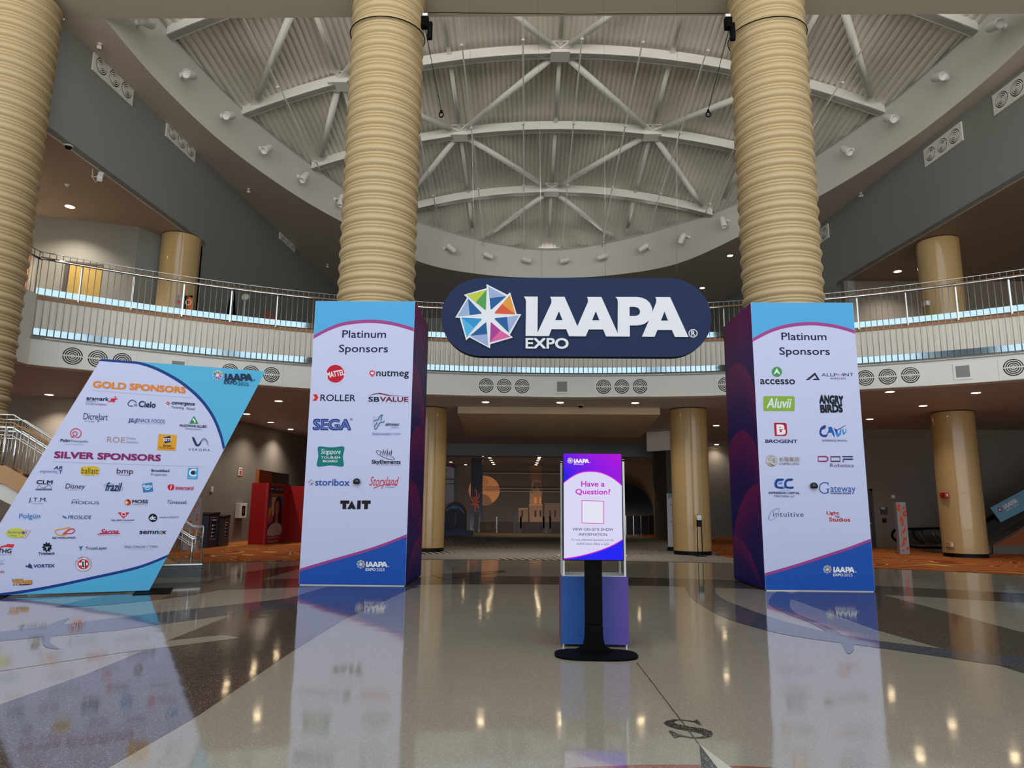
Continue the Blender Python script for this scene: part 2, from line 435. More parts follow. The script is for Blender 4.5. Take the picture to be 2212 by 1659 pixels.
# fine brass line through the needle
a_, b_ = g2(1376, 1432), g2(1510, 1608)
d_ = np.array(b_)-np.array(a_); d_ /= np.linalg.norm(d_); n_ = np.array([-d_[1], d_[0]])*.004
inlay([tuple(np.array(a_)+n_), tuple(np.array(b_)+n_), tuple(np.array(b_)-n_), tuple(np.array(a_)-n_)], T_DARK)

# ------------------------------------------------------------------ south (camera-side) lobby: tall glazing lets the daylight in
mb = MB()
for x in np.arange(-24, 24.1, 3.): mb.box((x-.09, -14.1, 0), (x+.09, -13.9, 20))
for x in (-18, -6, 6, 18): mb.box((x-.55, -14.4, 0), (x+.55, -13.6, 20))
for z in (0.05, 3, 6.2, 10, 15, 19.95): mb.box((-26, -14.08, z-.1), (26, -13.92, z+.1))
struct(mb.build('window_1', mat('window_mullion', (120, 122, 124), .4)))
mb = MB()
for s in (-1, 1): mb.box((26*s-.15, -14, 0), (26*s+.15, 44.4, 20.2))
struct(mb.build('wall_sides', WHITE))
mb = MB(); mb.box((-26, -14, 20), (-18, 14.6, 20.3)); mb.box((18, -14, 20), (26, 14.6, 20.3)); mb.box((-18, 3, 20), (18, 14.6, 20.3)); mb.box((-18, -14, 20), (18, -11, 20.3)); struct(mb.build('ceiling_lobby', WHITE))  # unseen ceiling; its middle left open, an added skylight to brighten the dome

# ------------------------------------------------------------------ header beam behind the columns
def LX(y): return -13.62+(y-16.3)*.052     # plan line of the left hung wall
def RXW(y): return 13.25-(y-16.3)*.092
ZS = 14.2
mb = MB(); mb.box((-26, 14.62, ZS), (26, 16.3, 15.1)); struct(mb.build('ceiling_beam', BEAMC))

# ------------------------------------------------------------------ upper soffit with the oval opening, fascia ring
LOW = [(12.38, 16.3), (12.4, 19.2), (11.95, 22.9), (10.75, 27.), (9.2, 30.4), (6.75, 35.), (3.5, 36.95), (0, 37.45)]
UPP = [(12.2, 16.3), (12.2, 19.5), (11.65, 23.5), (10.45, 27.5), (8.9, 31.3), (6.45, 34.), (3.3, 36.45), (0, 37.6)]
def full(h): return h+[(-x, y) for x, y in h[-2::-1]]
low = smooth_loop(full(LOW), 6, False); upp = smooth_loop(full(UPP), 6, False)
ZR = 15.85
YB = 46.
v, f = poly_tris([[(RXW(16.3)+.05, 16.31)]+[tuple(p) for p in low]+[(LX(16.3)-.05, 16.31), (LX(YB), YB), (RXW(YB), YB)]])
mb = MB(); mb.use(SOFFIT)
for z in (ZS, ZS+.2):
    vs = [mb.bm.verts.new((a, b, z)) for a, b in v]
    for q in f: mb.bm.faces.new([vs[i] for i in q])
struct(mb.build('ceiling_soffit', None))
mb = MB()
mb.strip([(x, y, ZS) for x, y in low], [(x, y, ZR) for x, y in upp])
out = lambda P, d: [(p[0]*(1+d/12), 19+(p[1]-19)*(1+d/18)) for p in P]
mb.strip([(x, y, ZR) for x, y in upp], [(x, y, ZR) for x, y in out(upp, .5)])
mb.strip([(x, y, ZR) for x, y in out(upp, .5)], [(x, y, ZS+.2) for x, y in out(low, .5)])
struct(mb.build('trim_fascia_ring', FASCIA))
# lip where the deck meets the ring
mb = MB()
mb.strip([(x, y, ZR+.001) for x, y in out(upp, .02)], [(x, y, ZR+.16) for x, y in out(upp, .05)])
struct(mb.build('trim_deck_lip', mat('lip_paint', (196, 196, 192), .5, k=.8)))

# ------------------------------------------------------------------ roof deck (ribbed sheet) over steel arches
YS = [14.9, 19.1, 23.5, 27.7, 32.5]
def wid(y): return float(np.interp(y, [p[1] for p in UPP], [p[0] for p in UPP])) if y > 16.3 else 12.3
def apex(y): return float(np.interp(y, [14.6, 19.1, 23.5, 27.7, 32.5, 37.6], [19.3, 18.85, 18.3, 17.69, 17.09, 15.95]))
def zarch(x, y):
    w = wid(y); return 15.9+(apex(y)-15.9)*(1-(x/w)**2) if w > .2 else 15.9
def zdeck(x, y):
    w = max(wid(y), .6); h = apex(y)+.36-16.0
    return max(16.0+h*(1-(x/w)**2), 15.93)
mb = MB(); ys = [14.62, 17, 19.1, 21.3, 23.5, 25.6, 27.7, 30.1, 32.5, 34, 35.2, 36.2, 37, 37.7, 39.5]
xs = []; P = .2; x = -13.0
while x < 13.0:
    xs += [(x, 0.), (x+.075, 0.), (x+.1, .05), (x+.175, .05)]; x += P
grid = [[mb.bm.verts.new((x, y, zdeck(x, y)+h)) for x, h in xs] for y in ys]
for j in range(len(ys)-1):
    for i in range(len(xs)-1):
        mb.bm.faces.new((grid[j][i], grid[j][i+1], grid[j+1][i+1], grid[j+1][i]))
struct(mb.build('ceiling_deck', DECK, recalc=False))

frame = empty('roof_frame', (0, 24, 15.9), 'white steel frame of arches and diagonal tubes under the ribbed dome roof', 'roof frame')
for y in YS[1:]:
    mb = MB(); w = wid(y); xs_ = np.linspace(-w-.05, w+.05, 41)
    B = .19
    for dy, dz in ():
        pass
    L_ = [[(x, y+sy*.13, zarch(x, y)+sz*B) for x in xs_] for sy, sz in ((-1, -1), (1, -1), (1, 1), (-1, 1))]
    for k in range(4): mb.strip(L_[k], L_[(k+1) % 4])
    # bottom and top flanges
    for dz in (-B, B): mb.strip([(x, y-.17, zarch(x, y)+dz) for x in xs_], [(x, y+.17, zarch(x, y)+dz) for x in xs_])
    mb.build('arch', STEELW, frame, recalc=True)
def tube_ends(mb, a, b, r, flat_=.55):
    """round tube with flat bolted end plates"""
    a, b = V3(a), V3(b); d = (b-a).normalized(); Ln = (b-a).length
    e = min(flat_, Ln*.2)
    mb.tube([a+d*e, b-d*e], r, 12)
    side = d.cross(Vector((0, 0, 1))).normalized()
    for p, q in ((a, a+d*(e+.12)), (b-d*(e+.12), b)):
        n = d.cross(side).normalized()
        mb.hexa([p+side*s*r*.95+n*t*.03 for s, t in ((-1, -1), (1, -1), (1, 1), (-1, 1))]+[q+side*s*r*.95+n*t*.03 for s, t in ((-1, -1), (1, -1), (1, 1), (-1, 1))])
X1, X2 = 4.12, 8.2
node = lambda x, y: (x, y, zarch(x, y)+.02)
def brace(x0, y0, x1, y1, r=.125):
    mb = MB(); tube_ends(mb, node(x0, y0), node(x1, y1), r); return mb.build('brace_tube', STEELW, frame)
A, Bq, C, Zq = 23.5, 27.7, 32.5, 19.1
for s in (-1, 1):
    brace(0, A, s*X1, Bq); brace(s*X1, Bq, 0, C); brace(0, C, s*3.35, 35.9); brace(s*X1, Bq, s*(wid(C)-.25), C)
    brace(s*X1, Bq, s*X2, A); brace(s*X2, A, s*(wid(Bq)-.25), Bq); brace(s*X2, A, s*X1, Zq); brace(s*X1, Zq, 0, A)
    brace(s*(wid(A)-.3), A, s*X2, Zq)
for x in (0, -X1, X1, -X2, X2):
    for y0, y1 in zip(YS, YS[1:]+[37.]):
        if abs(x) < wid(y0)-.4:
            ye = y1
            while abs(x) > wid(ye)-.15 and ye > y0+.5: ye -= .1
            if y0 >= YS[0] and ye-y0 > .8:
                mb = MB(); tube_ends(mb, (x, y0+.15, zarch(x, y0+.15)+.1), (x, ye-.12, zarch(x, ye-.12)+.1), .085, .45); mb.build('purlin_tube', STEELW, frame)
for x, y in [(0, A), (X1, Bq), (-X1, Bq), (0, C), (X2, A), (-X2, A), (X1, Zq), (-X1, Zq)]:
    mb = MB()
    for dz in (-.21, .21): mb.box((x-.36, y-.3, zarch(x, y)+dz-.02), (x+.36, y+.3, zarch(x, y)+dz+.02))
    mb.build('node_plate', STEELW, frame)
# sprinkler pipes run under the arches
for px, py, Y in ((1131, 265, 27.7), (1237, 265, 27.7), (1346, 268, 27.7), (1021, 270, 27.7), (912, 285, 27.7), (1462, 290, 27.7), (1580, 290, 27.7), (625, 168, 23.5), (1790, 175, 23.5)):
    x = float(aty(px, py, Y)[0]); w_ = [y for y in np.arange(16.5, 37.2, .5) if wid(y) > abs(x)+.1]
    mb = MB(); mb.tube([(x, y, zarch(x, y)-.27) for y in w_], .028, 8)
    for y in w_[3::9]: mb.lathe([(.02, 0), (.07, .02), (.07, .05), (.02, .07)], 10, (x, y, zarch(x, y)-.38))
    mb.build('sprinkler_pipe', STEELW, frame)

# ------------------------------------------------------------------ hung walls beside the opening, side ceilings, walls of the upper level
for fx, sg in ((LX, -1), (RXW, 1)):
    mb = MB(); yb = 24.4 if sg < 0 else 28.2
    for y0, y1, zb in ((16.36, yb, 11.04), (yb, YB, 7.05)):
        q = [(fx(y0), y0), (fx(y1), y1), (fx(y1)+sg*.3, y1), (fx(y0)+sg*.3, y0)]
        mb.hexa([(a, b, zb) for a, b in q]+[(a, b, ZS+.1) for a, b in q])
    struct(mb.build('wall_upper_left_hung' if sg < 0 else 'wall_upper_right_hung', SLATE))
mb = MB(); mb.box((LX(YB)-1, YB, 7), (RXW(YB)+1, YB+.3, ZS+.1)); struct(mb.build('wall_upper_back', SLATE))
mb = MB()
q = [(-26, 16.36), (LX(16.36), 16.36), (LX(24.5), 24.5), (-15.2, 24.55), (-26, 31)]
mb.prism([(a, b, 11.) for a, b in q], (0, 0, .2)); struct(mb.build('ceiling_left', mat('warm_ceiling', (166, 148, 132), .6, k=1.)))
q = [(26, 16.36), (RXW(16.36), 16.36), (RXW(29.), 29.), (26, 30)]
mb = MB(); mb.hexa([(a, b, 11.) for a, b in q[::-1]]+[(a, b, 11.2) for a, b in q[::-1]]); struct(mb.build('ceiling_right', mat('brown_ceiling', (150, 128, 112), .6, k=1.)))
# left: lit wall with a return beside the column
pA, pB, pC = atz(50, 461, 11.), atz(301, 490, 11.), atz(336, 505, 11.)
dA = (pA-pB)[:2]; pA2 = pB[:2]+dA/np.linalg.norm(dA)*9.
mb = MB(); mb.prism([(pA2[0], pA2[1], 7), (pB[0], pB[1], 7), (pB[0], pB[1], 11), (pA2[0], pA2[1], 11)], (0, .3, 0))
struct(mb.build('wall_upper_left', mat('grey_green_wall', (132, 128, 118), .6, k=.8)))
mb = MB(); mb.prism([(pB[0], pB[1], 7), (pC[0]+.6, pC[1]+1.5, 7), (pC[0]+.6, pC[1]+1.5, 11), (pB[0], pB[1], 11)], (0, .3, 0)); mb.box((pC[0]-.3, 24.4, 7), (LX(24.4)-.02, 24.6, 11)); struct(mb.build('wall_upper_return', SLATE))
wl = Sheet((pB[0], pB[1], 7), (-dA[0]/np.linalg.norm(dA), -dA[1]/np.linalg.norm(dA), 0), (0, 0, 1))
# right
rA, rB = atz(1833, 607, 11.), atz(1995, 601, 11.)
mb = MB(); mb.box((rA[0]-.2, rA[1], 7), (26, rA[1]+.3, 11)); struct(mb.build('wall_upper_right', TAUPE))

# ------------------------------------------------------------------ balcony: curved slab edge
RB = 22.5; TH = .68
def ringp(R, a, z): return (R*math.sin(a), R*math.cos(a), z)
angs = np.linspace(-TH, TH+.04, 70)
def ringwall(name, R, z0, z1, m, d=.05):
    mb = MB()
    mb.strip([ringp(R, a, z0) for a in angs], [ringp(R, a, z1) for a in angs])
    mb.strip([ringp(R+d, a, z0) for a in angs], [ringp(R+d, a, z1) for a in angs])
    for z in (z0, z1): mb.strip([ringp(R, a, z) for a in angs], [ringp(R+d, a, z) for a in angs])
    return struct(mb.build(name, m, smooth=40))
ringwall('trim_fascia_low', RB, 5.12, 5.8, FASCIA, .4)
ringwall('trim_fascia_gap', RB+.12, 5.8, 5.93, mat('shadow_gap_paint', (176, 172, 164), .5, k=.8), .3)
ringwall('trim_steel_band', RB+.05, 5.93, 6.11, BAND, .1)
# ribbed panels: shallow vertical facets
mb = MB(); n = 196; A0, A1 = -TH, TH+.04; top, bot = [], []
for k in range(n):
    for t, R in ((.0, RB+.08), (.88, RB+.08), (.9, RB+.095), (.98, RB+.095)):
        a = A0+(A1-A0)*(k+t)/n; bot.append(ringp(R, a, 6.11)); top.append(ringp(R, a, 6.9))
mb.strip(bot, top); o = mb.build('trim_ribbed_panels', PANEL, recalc=False)
o.data.polygons.foreach_set('use_smooth', [False]*len(o.data.polygons)); struct(o)
ringwall('trim_wood_band', RB+.04, 6.9, 7.0, WOOD, .3)
v, f = poly_tris([[ringp(RB+.05, a, 0)[:2] for a in angs]+[(25.9, 16), (25.9, 45.9), (-25.9, 45.9), (-25.9, 16)]])
for nm, z, m in (('floor_upper', 7.0, mat('upper_carpet', (96, 88, 80), .9)), ('ceiling_under_balcony', 5.13, SOFFIT2)):
    mb = MB(); mb.use(m); vs = [mb.bm.verts.new((a, b, z)) for a, b in v]
    for q in f: mb.bm.faces.new([vs[i] for i in q])
    struct(mb.build(nm, None))
# plain white end of the balcony at the left, running back towards the lobby
pE = cyl(80, 637, RB); e2 = atz(35, 617, 7.0)
dE = (e2-pE)[:2]; dE = dE/np.linalg.norm(dE)
E2 = pE[:2]+dE*min(4.5, (16.4-pE[1])/dE[1])
mb = MB(); nE = np.array([-dE[1], dE[0]])*.25
if nE[1] < 0: nE = -nE
q = [pE[:2], E2, E2+nE, pE[:2]+nE]
mb.hexa([(a, b, 5.12) for a, b in q]+[(a, b, 7.02) for a, b in q]); struct(mb.build('trim_balcony_end', FASCIA))
mb = MB(); q = [pE[:2]-[.3, 0], E2-[.3, 0], (-25.8, E2[1]+.2), (-25.8, 17.5)]
mb.hexa([(a, b, 5.13) for a, b in q]+[(a, b, 7.0) for a, b in q]); struct(mb.build('floor_upper_left', SOFFIT2))

# ------------------------------------------------------------------ ground level walls under the balcony
wlx = lambda y: -13.54+.1*(y-29.8)
mb = MB(); q = [(wlx(23.4), 23.4), (wlx(44.4), 44.4), (wlx(44.4)-.3, 44.4), (wlx(23.4)-.3, 23.4)]
mb.hexa([(a, b, 0) for a, b in q]+[(a, b, 5.13) for a, b in q])
a_, b_ = atz(160, 862, 5.12), atz(20, 855, 5.12); d_ = (b_-a_)[:2]; d_ /= np.linalg.norm(d_)
p0 = (wlx(23.4)-.1, 23.6); p1 = (p0[0]-12, p0[1]-12*.06)
mb.hexa([(p0[0], p0[1], 0), (p1[0], p1[1], 0), (p1[0], p1[1]+.3, 0), (p0[0], p0[1]+.3, 0), (p0[0], p0[1], 5.13), (p1[0], p1[1], 5.13), (p1[0], p1[1]+.3, 5.13), (p0[0], p0[1]+.3, 5.13)])
struct(mb.build('wall_left', TAUPE))
YW = 31.2   # right ground wall
mb = MB(); mb.box((12.2, YW, 0), (26, YW+.3, 5.13)); mb.box((12.2, YW, 0), (12.5, 42.2, 5.13)); struct(mb.build('wall_right', TAUPE))
mb = MB(); mb.box((12.2, YW-.03, 0), (26, YW, .32)); struct(mb.build('baseboard_right', mat('baseboard_paint', (132, 122, 112), .5, k=.8)))
# back wall with the wide opening to the dark concourse
YO = 40.; xl, xr = float(aty(955, 1080, YO)[0])-.6, float(aty(1413, 1080, YO)[0]); zo = float(aty(1100, 985, YO)[2])
SLB = mat('blue_grey_header', (128, 138, 146), .6, k=1.)
mb = MB(); mb.box((xl-.5, YO, zo), (xr, YO+.4, 5.13)); struct(mb.build('wall_header', SLB))
mb = MB(); mb.box((xr, YO-.2, 0), (12.4, YO+.3, 5.13)); mb.box((wlx(YO), YO-.2, 0), (xl, YO+.3, 5.13)); struct(mb.build('wall_back', TAUPE))
gx = float(aty(1450, 1050, 37.)[0])
mb = MB(); mb.box((xr+.02, 36.4, 0), (gx, YO-.2, 5.13)); struct(mb.build('wall_pier', mat('pier_paint', (84, 84, 82), .6, k=.8)))
# dark concourse beyond
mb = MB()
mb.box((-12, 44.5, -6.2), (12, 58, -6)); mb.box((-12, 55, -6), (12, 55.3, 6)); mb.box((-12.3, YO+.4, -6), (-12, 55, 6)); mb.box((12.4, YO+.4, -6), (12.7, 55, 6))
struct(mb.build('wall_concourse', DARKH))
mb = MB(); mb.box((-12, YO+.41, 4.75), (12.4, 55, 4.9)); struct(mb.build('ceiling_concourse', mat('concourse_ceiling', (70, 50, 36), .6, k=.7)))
# lowered bulkhead in front of the opening
bl, br = atz(988, 877, 5.12), atz(1424, 882, 5.12); yb_ = float((bl[1]+br[1])/2); zb_ = 4.87
cl, cr2 = atz(1008, 940, zb_), atz(1382, 946, zb_)
mb = MB()
q = [(bl[0], yb_), (br[0], yb_), (cr2[0], cr2[1]), (cl[0], cl[1])]
mb.hexa([(a, b, zb_) for a, b in q]+[(a, b, 5.125) for a, b in q]); struct(mb.build('ceiling_bulkhead', mat('bulkhead_paint', (206, 190, 162), .6, k=1.)))
# ------------------------------------------------------------------ organiser's pinwheel emblem and word mark, traced from the hanging sign (frame units)
EMB_OUT = [(768, 243), (1078, 402), (1120, 365), (1218, 690), (1285, 692), (1115, 1000), (1162, 1037), (825, 1138), (822, 1200), (515, 1035), (465, 1078), (370, 745), (303, 742), (480, 445), (432, 402), (770, 305)]
EMB = [((160, 180, 222), [(795, 280), (1065, 425), (812, 447)]), ((32, 96, 158), [(812, 450), (1065, 425), (842, 622), (830, 620)]),
       ((232, 158, 66), [(1115, 405), (1200, 695), (1000, 540)]), ((222, 92, 64), [(1000, 540), (1200, 695), (890, 682), (892, 665)]),
       ((160, 180, 222), [(1255, 708), (1100, 968), (1075, 732)]), ((36, 98, 160), [(1075, 732), (1100, 968), (892, 765), (895, 750)]),
       ((172, 66, 152), [(840, 812), (975, 930), (820, 1110), (832, 815)]), ((226, 102, 164), [(975, 930), (1125, 1028), (820, 1110)]),
       ((30, 94, 156), [(755, 815), (765, 818), (780, 990), (525, 1012)]), ((160, 178, 222), [(780, 990), (795, 1165), (525, 1015)]),
       ((48, 152, 216), [(698, 758), (695, 770), (585, 895), (395, 742)]), ((84, 182, 234), [(395, 742), (585, 895), (475, 1035)]),
       ((32, 96, 158), [(495, 460), (695, 672), (692, 684), (520, 705)]), ((160, 182, 222), [(492, 460), (520, 705), (340, 722)]),
       ((198, 208, 74), [(475, 405), (770, 330), (610, 515)]), ((80, 164, 88), [(770, 330), (758, 622), (745, 625), (610, 515)])]
X2_ = 2073.75
WORD = [(1325, 428), (1532, 430), (1528, 965), (1735, 520), (1733, 470), (1718, 432), (1930, 432), (2122, 868), (2279, 510), (2279, 462), (2264, 435), (2479, 435), (2722, 975), (2724, 490), (2712, 458), (2689, 435), (3004, 435), (3080, 445), (3150, 475), (3205, 530), (3235, 600), (3239, 640), (3234, 668), (3296, 510), (3297, 465), (3282, 437), (3502, 437), (3774, 1030), (3576, 1028), (3529, 925), (3314, 925), (3271, 1027), (3082, 1025), (3186, 785), (3124, 832), (3060, 852), (3004, 858), (2902, 858), (2902, 1024), (2549, 1022), (2506, 918), (2290, 918), (2246, 1020), (1998, 1018), (1955, 915), (1738, 915), (1697, 1016), (1350, 1015), (1357, 490), (1345, 455)]
WHOLES = [[(1847, 648), (1902, 780), (1790, 780)], [(2396, 648), (2451, 782), (2340, 782)], [(3419, 650), (3474, 787), (3365, 787)],
          [(2898, 580), (2975, 580), (3025, 595), (3052, 630), (3056, 660), (3040, 695), (3005, 714), (2975, 718), (2898, 718)]]
def emblem(I, cx, cy, r, back=(238, 240, 244)):
    """pinwheel of eight two-tone sails"""
    T = lambda P: [(cx+(x-795)/485*r, cy+(y-722)/485*r) for x, y in P]
    if back: I.p(T(EMB_OUT), back)
    for c, P in EMB: I.p(T(P), c)
def wordmark(I, x0, y0, x1, y1, rgb):
    T = lambda P: [(x0+(x-1325)/(3774-1325)*(x1-x0), y0+(y-428)/(1030-428)*(y1-y0)) for x, y in P]
    I.p(T(WORD), rgb, [T(h) for h in WHOLES])
def lockup(I, e, w, ex, yr, rgb, back=(238, 240, 244), tm=True):
    emblem(I, *e, back=back); wordmark(I, *w, rgb)
    I.t('EXPO', *ex, rgb, bold=True); I.t('2025', *yr, rgb)
    h = (w[3]-w[1])
    if tm: I.e(w[2]+h*.2, w[3]-h*.12, h*.09, h*.09, rgb, 10)

# ------------------------------------------------------------------ hanging sign between the columns
YSG = 15.3
P0 = aty(953, 685, YSG); P1 = aty(1537, 690, YSG); T0 = aty(1245, 600.5, YSG); B0 = aty(1245, 770, YSG)
cx, cz = (P0[0]+P1[0])/2, (T0[2]+B0[2])/2; hw = (P1[0]-P0[0])/2; hh = (T0[2]-B0[2])/2
tilt = (P1[2]-P0[2])/(P1[0]-P0[0])*0
sign = empty('hanging_sign', (cx, YSG, cz), 'navy pill shaped sign with pinwheel emblem and white IAAPA EXPO letters hanging between columns', 'sign')
NAVY = mat('sign_navy_paint', (34, 50, 84), .6, spec=.15, k=.9)
loop = []
for s, a0 in ((1, -PI/2), (-1, PI/2)):
    for k in range(25):
        a = a0+PI*k/24; loop.append((cx+s*(hw-hh)+hh*math.cos(a), cz+hh*math.sin(a)))
mb = MB(); mb.prism([(x, YSG, z) for x, z in loop], (0, .22, 0)); mb.build('board', NAVY, sign, smooth=40)
sh = Sheet((cx, YSG, cz), (1, 0, 0), (0, 0, 1)); Zs = (940, 580, 6.9125)
LET = mat('raised_white_letter', (232, 236, 242), .45, k=.85)
def raised(name, fn, depth=.05):
    I = Ink(sh, Zs, base=depth); fn(I)
    bm = I.mb.bm; bmesh.ops.remove_doubles(bm, verts=bm.verts[:], dist=1e-5)
    r = bmesh.ops.extrude_face_region(bm, geom=bm.faces[:]); vs = [v for v in r['geom'] if isinstance(v, bmesh.types.BMVert)]
    for v in vs: v.co.y += depth
    return I.mb.build(name, None, sign, recalc=True)
raised('emblem_backing', lambda I: I.p(EMB_OUT, LET))
I = Ink(sh, Zs, base=.0525); emblem(I, 795, 722, 485, back=None); I.done('emblem', sign)
raised('lettering', lambda I: I.p(WORD, LET, WHOLES))
raised('small_lettering', lambda I: I.t('EXPO', 1350, 1045, 1990, 1205, LET, bold=True))
I = Ink(sh, Zs, base=.004); I.e(3850, 968, 68, 62, (232, 236, 242), hole=.8); I.t('R', 3822, 930, 3882, 1005, (232, 236, 242), bold=True); I.done('registered_mark', sign)
for px, py in ((1026, 602), (1462, 602), (1308, 601), (1170, 601)):
    a = aty(px, py, YSG+.11); side = (a[0]-cx)*.06
    mb = MB(); mb.tube([(a[0], YSG+.11, a[2]-.02), (a[0]+side*2.2, YSG+.4, 14.2)], .0028, 6); mb.build('hanging_cable', STEEL, sign)

# ------------------------------------------------------------------ ribbed columns
def ribbed_column(cx_, cy_, label, z0=0.):
    t = empty('ribbed_column', (cx_, cy_, z0), label, 'column', 'ribbed columns'); t['kind'] = 'thing'
    prof = []; z = z0; H = ZS-.2; p = .335; R = .845
    while z < H:
        for k, r in ((0, -.05), (.03, -.012), (.08, .004), (.15, .004), (.19, -.012), (.21, -.045), (.24, -.012), (.29, .004), (.36, .004), (.40, -.012), (.43, -.05), (.47, -.012), (.57, .03), (.70, .045), (.84, .032), (.96, -.008)):
            prof.append((R+r, z+k*p-z0))
        z += p
    mb = MB(); mb.lathe(prof, 72, (cx_, cy_, z0)); mb.build('shaft', COLUMN, t)
    return t
YC = 15.47
ribbed_column(-4.65, YC, 'ribbed cream column rising from the sponsor box nearer the parallelogram banner')
ribbed_column(4.66, YC, 'ribbed cream column rising from the sponsor box with a green round logo')
ribbed_column(-13.98, YC, 'ribbed cream column cut by the picture edge, above the stair railing')

# ------------------------------------------------------------------ sponsor boxes round the column feet
CYAN = (84, 176, 232); ROYAL = (26, 84, 182); MAG = (166, 70, 142); LAV = mat('sponsor_panel_print', (204, 209, 244), .5, spec=.2, k=.87)
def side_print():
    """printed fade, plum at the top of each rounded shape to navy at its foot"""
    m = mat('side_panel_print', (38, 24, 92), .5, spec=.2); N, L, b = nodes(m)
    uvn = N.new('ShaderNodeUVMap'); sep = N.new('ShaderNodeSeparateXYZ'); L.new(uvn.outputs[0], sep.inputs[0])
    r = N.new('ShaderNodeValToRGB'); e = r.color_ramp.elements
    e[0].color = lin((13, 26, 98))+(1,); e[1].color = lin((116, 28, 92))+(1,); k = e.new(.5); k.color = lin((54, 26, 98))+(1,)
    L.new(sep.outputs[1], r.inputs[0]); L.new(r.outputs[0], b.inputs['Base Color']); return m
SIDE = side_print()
def sponsor_box(x, label, right):
    W, D, H = 2.15, 2.08, 5.92; y0 = 14.43
    t = empty('sponsor_box', (x, y0+D/2, 0), label, 'sponsor box', 'sponsor boxes'); xl_, xr_ = x-W/2, x+W/2
    mb = MB(); mb.box((xl_, y0+.01, .018), (xr_, y0+D, H))
    mb.build('box_body', mat('box_edge', (30, 24, 44), .5), t)
    mb = MB(); mb.box((xl_+.02, y0+.005, 0), (xr_-.02, y0+.03, .018)); mb.build('white_plinth', WHITE, t)
    # sides with rounded blobs
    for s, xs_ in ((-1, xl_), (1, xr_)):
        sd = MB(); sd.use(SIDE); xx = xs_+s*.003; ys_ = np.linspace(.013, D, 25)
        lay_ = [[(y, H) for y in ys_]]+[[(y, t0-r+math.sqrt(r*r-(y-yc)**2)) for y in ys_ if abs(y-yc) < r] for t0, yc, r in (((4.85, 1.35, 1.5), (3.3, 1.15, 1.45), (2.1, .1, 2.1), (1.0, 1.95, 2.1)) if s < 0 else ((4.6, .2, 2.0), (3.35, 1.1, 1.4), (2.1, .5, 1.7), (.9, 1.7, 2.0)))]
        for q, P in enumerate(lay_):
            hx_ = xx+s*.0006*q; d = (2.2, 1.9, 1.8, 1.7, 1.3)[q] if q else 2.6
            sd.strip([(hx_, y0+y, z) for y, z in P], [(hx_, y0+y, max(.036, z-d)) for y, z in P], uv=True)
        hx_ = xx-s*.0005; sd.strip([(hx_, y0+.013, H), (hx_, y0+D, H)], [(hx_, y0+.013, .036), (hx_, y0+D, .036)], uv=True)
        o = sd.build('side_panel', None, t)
    return t, Sheet((x, y0, 0), (1, 0, 0), (0, 0, 1)), W, H
def box_front(t, sh, W, H, arc, Za, low_, Zl):
    """face print: lavender field, blue header under a plum arc, royal foot"""
    I = Ink(sh, Za, base=.0); hW = W/2-.004
    I.mb.use(LAV); I.mb.face([sh.w(-W/2, .02), sh.w(W/2, .02), sh.w(W/2, H), sh.w(-W/2, H)])
    clip = lambda P: [(min(max(p[0], -hW), hW), p[1]) for p in P]
    I.h = .0012
    A_ = clip([I.q(p) for p in smooth_loop(arc, 8, False)]); A_[0] = (-hW, A_[0][1]); A_[-1] = (hW, A_[-1][1])
    B_ = [(u, v-.075) for u, v in A_]
    def band(P, Q, c):
        n = len(P); I.add(P+Q, [(k, k+1, n+k+1, n+k) for k in range(n-1)], c)
    band([(u, H-.003) for u, v in A_], A_, CYAN); band(A_, B_, MAG)
    I.Z = Zl
    C_ = clip([I.q(p) for p in smooth_loop(low_, 8, False)]); C_[0] = (-hW, C_[0][1]); C_[-1] = (hW, C_[-1][1])
    D_ = [(u, v-.055) for u, v in C_]
    band(C_, D_, MAG); band(D_, [(u, .022) for u, v in D_], ROYAL)
    return I.done('front_panel', t)
HZ = (660, 630, 7.9); HR = (1540, 630, 6.144); EZ = (620, 1130, 6.9125); FZ = (1560, 1120, 6.144)
NV = (24, 28, 70)
def logo(sh, Z, parent, fn, name='sponsor_logo', base=.0045):
    I = Ink(sh, Z, base=base); fn(I); return I.done(name, parent)
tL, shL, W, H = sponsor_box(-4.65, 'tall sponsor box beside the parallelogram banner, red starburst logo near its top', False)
fL = box_front(tL, shL, W, H, [(130, 752), (400, 610), (700, 512), (1120, 478), (1500, 520), (1870, 625)], HZ, [(165, 688), (700, 530), (1100, 415), (1450, 300), (1800, 160)], EZ)
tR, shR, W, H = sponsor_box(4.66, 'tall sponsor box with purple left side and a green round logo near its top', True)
fR = box_front(tR, shR, W, H, [(515, 625), (760, 500), (1000, 430), (1290, 402), (1550, 425), (1750, 470), (1885, 515)], HR, [(560, 728), (1000, 600), (1400, 470), (1700, 370), (1965, 270)], FZ)
logo(shL, HZ, fL, lambda I: I.t('Platinum', 628, 660, 1375, 790, NV, off=.008), 'heading'); logo(shL, HZ, fL, lambda I: I.t('Sponsors', 570, 905, 1408, 1075, NV, off=.008), 'heading')
logo(shR, HR, fR, lambda I: I.t('Platinum', 908, 545, 1505, 645, NV, off=.008), 'heading'); logo(shR, HR, fR, lambda I: I.t('Sponsors', 882, 740, 1550, 870, NV, off=.008), 'heading')
WH = (244, 246, 250)
logo(shL, EZ, fL, lambda I: lockup(I, (1103, 615, 68), (1180, 575, 1505, 655), (1175, 672, 1328, 713), (1338, 672, 1460, 716), WH), 'organiser_mark')
logo(shR, FZ, fR, lambda I: lockup(I, (1395, 675, 60), (1467, 642, 1755, 718), (1468, 730, 1600, 766), (1610, 730, 1725, 768), WH), 'organiser_mark')
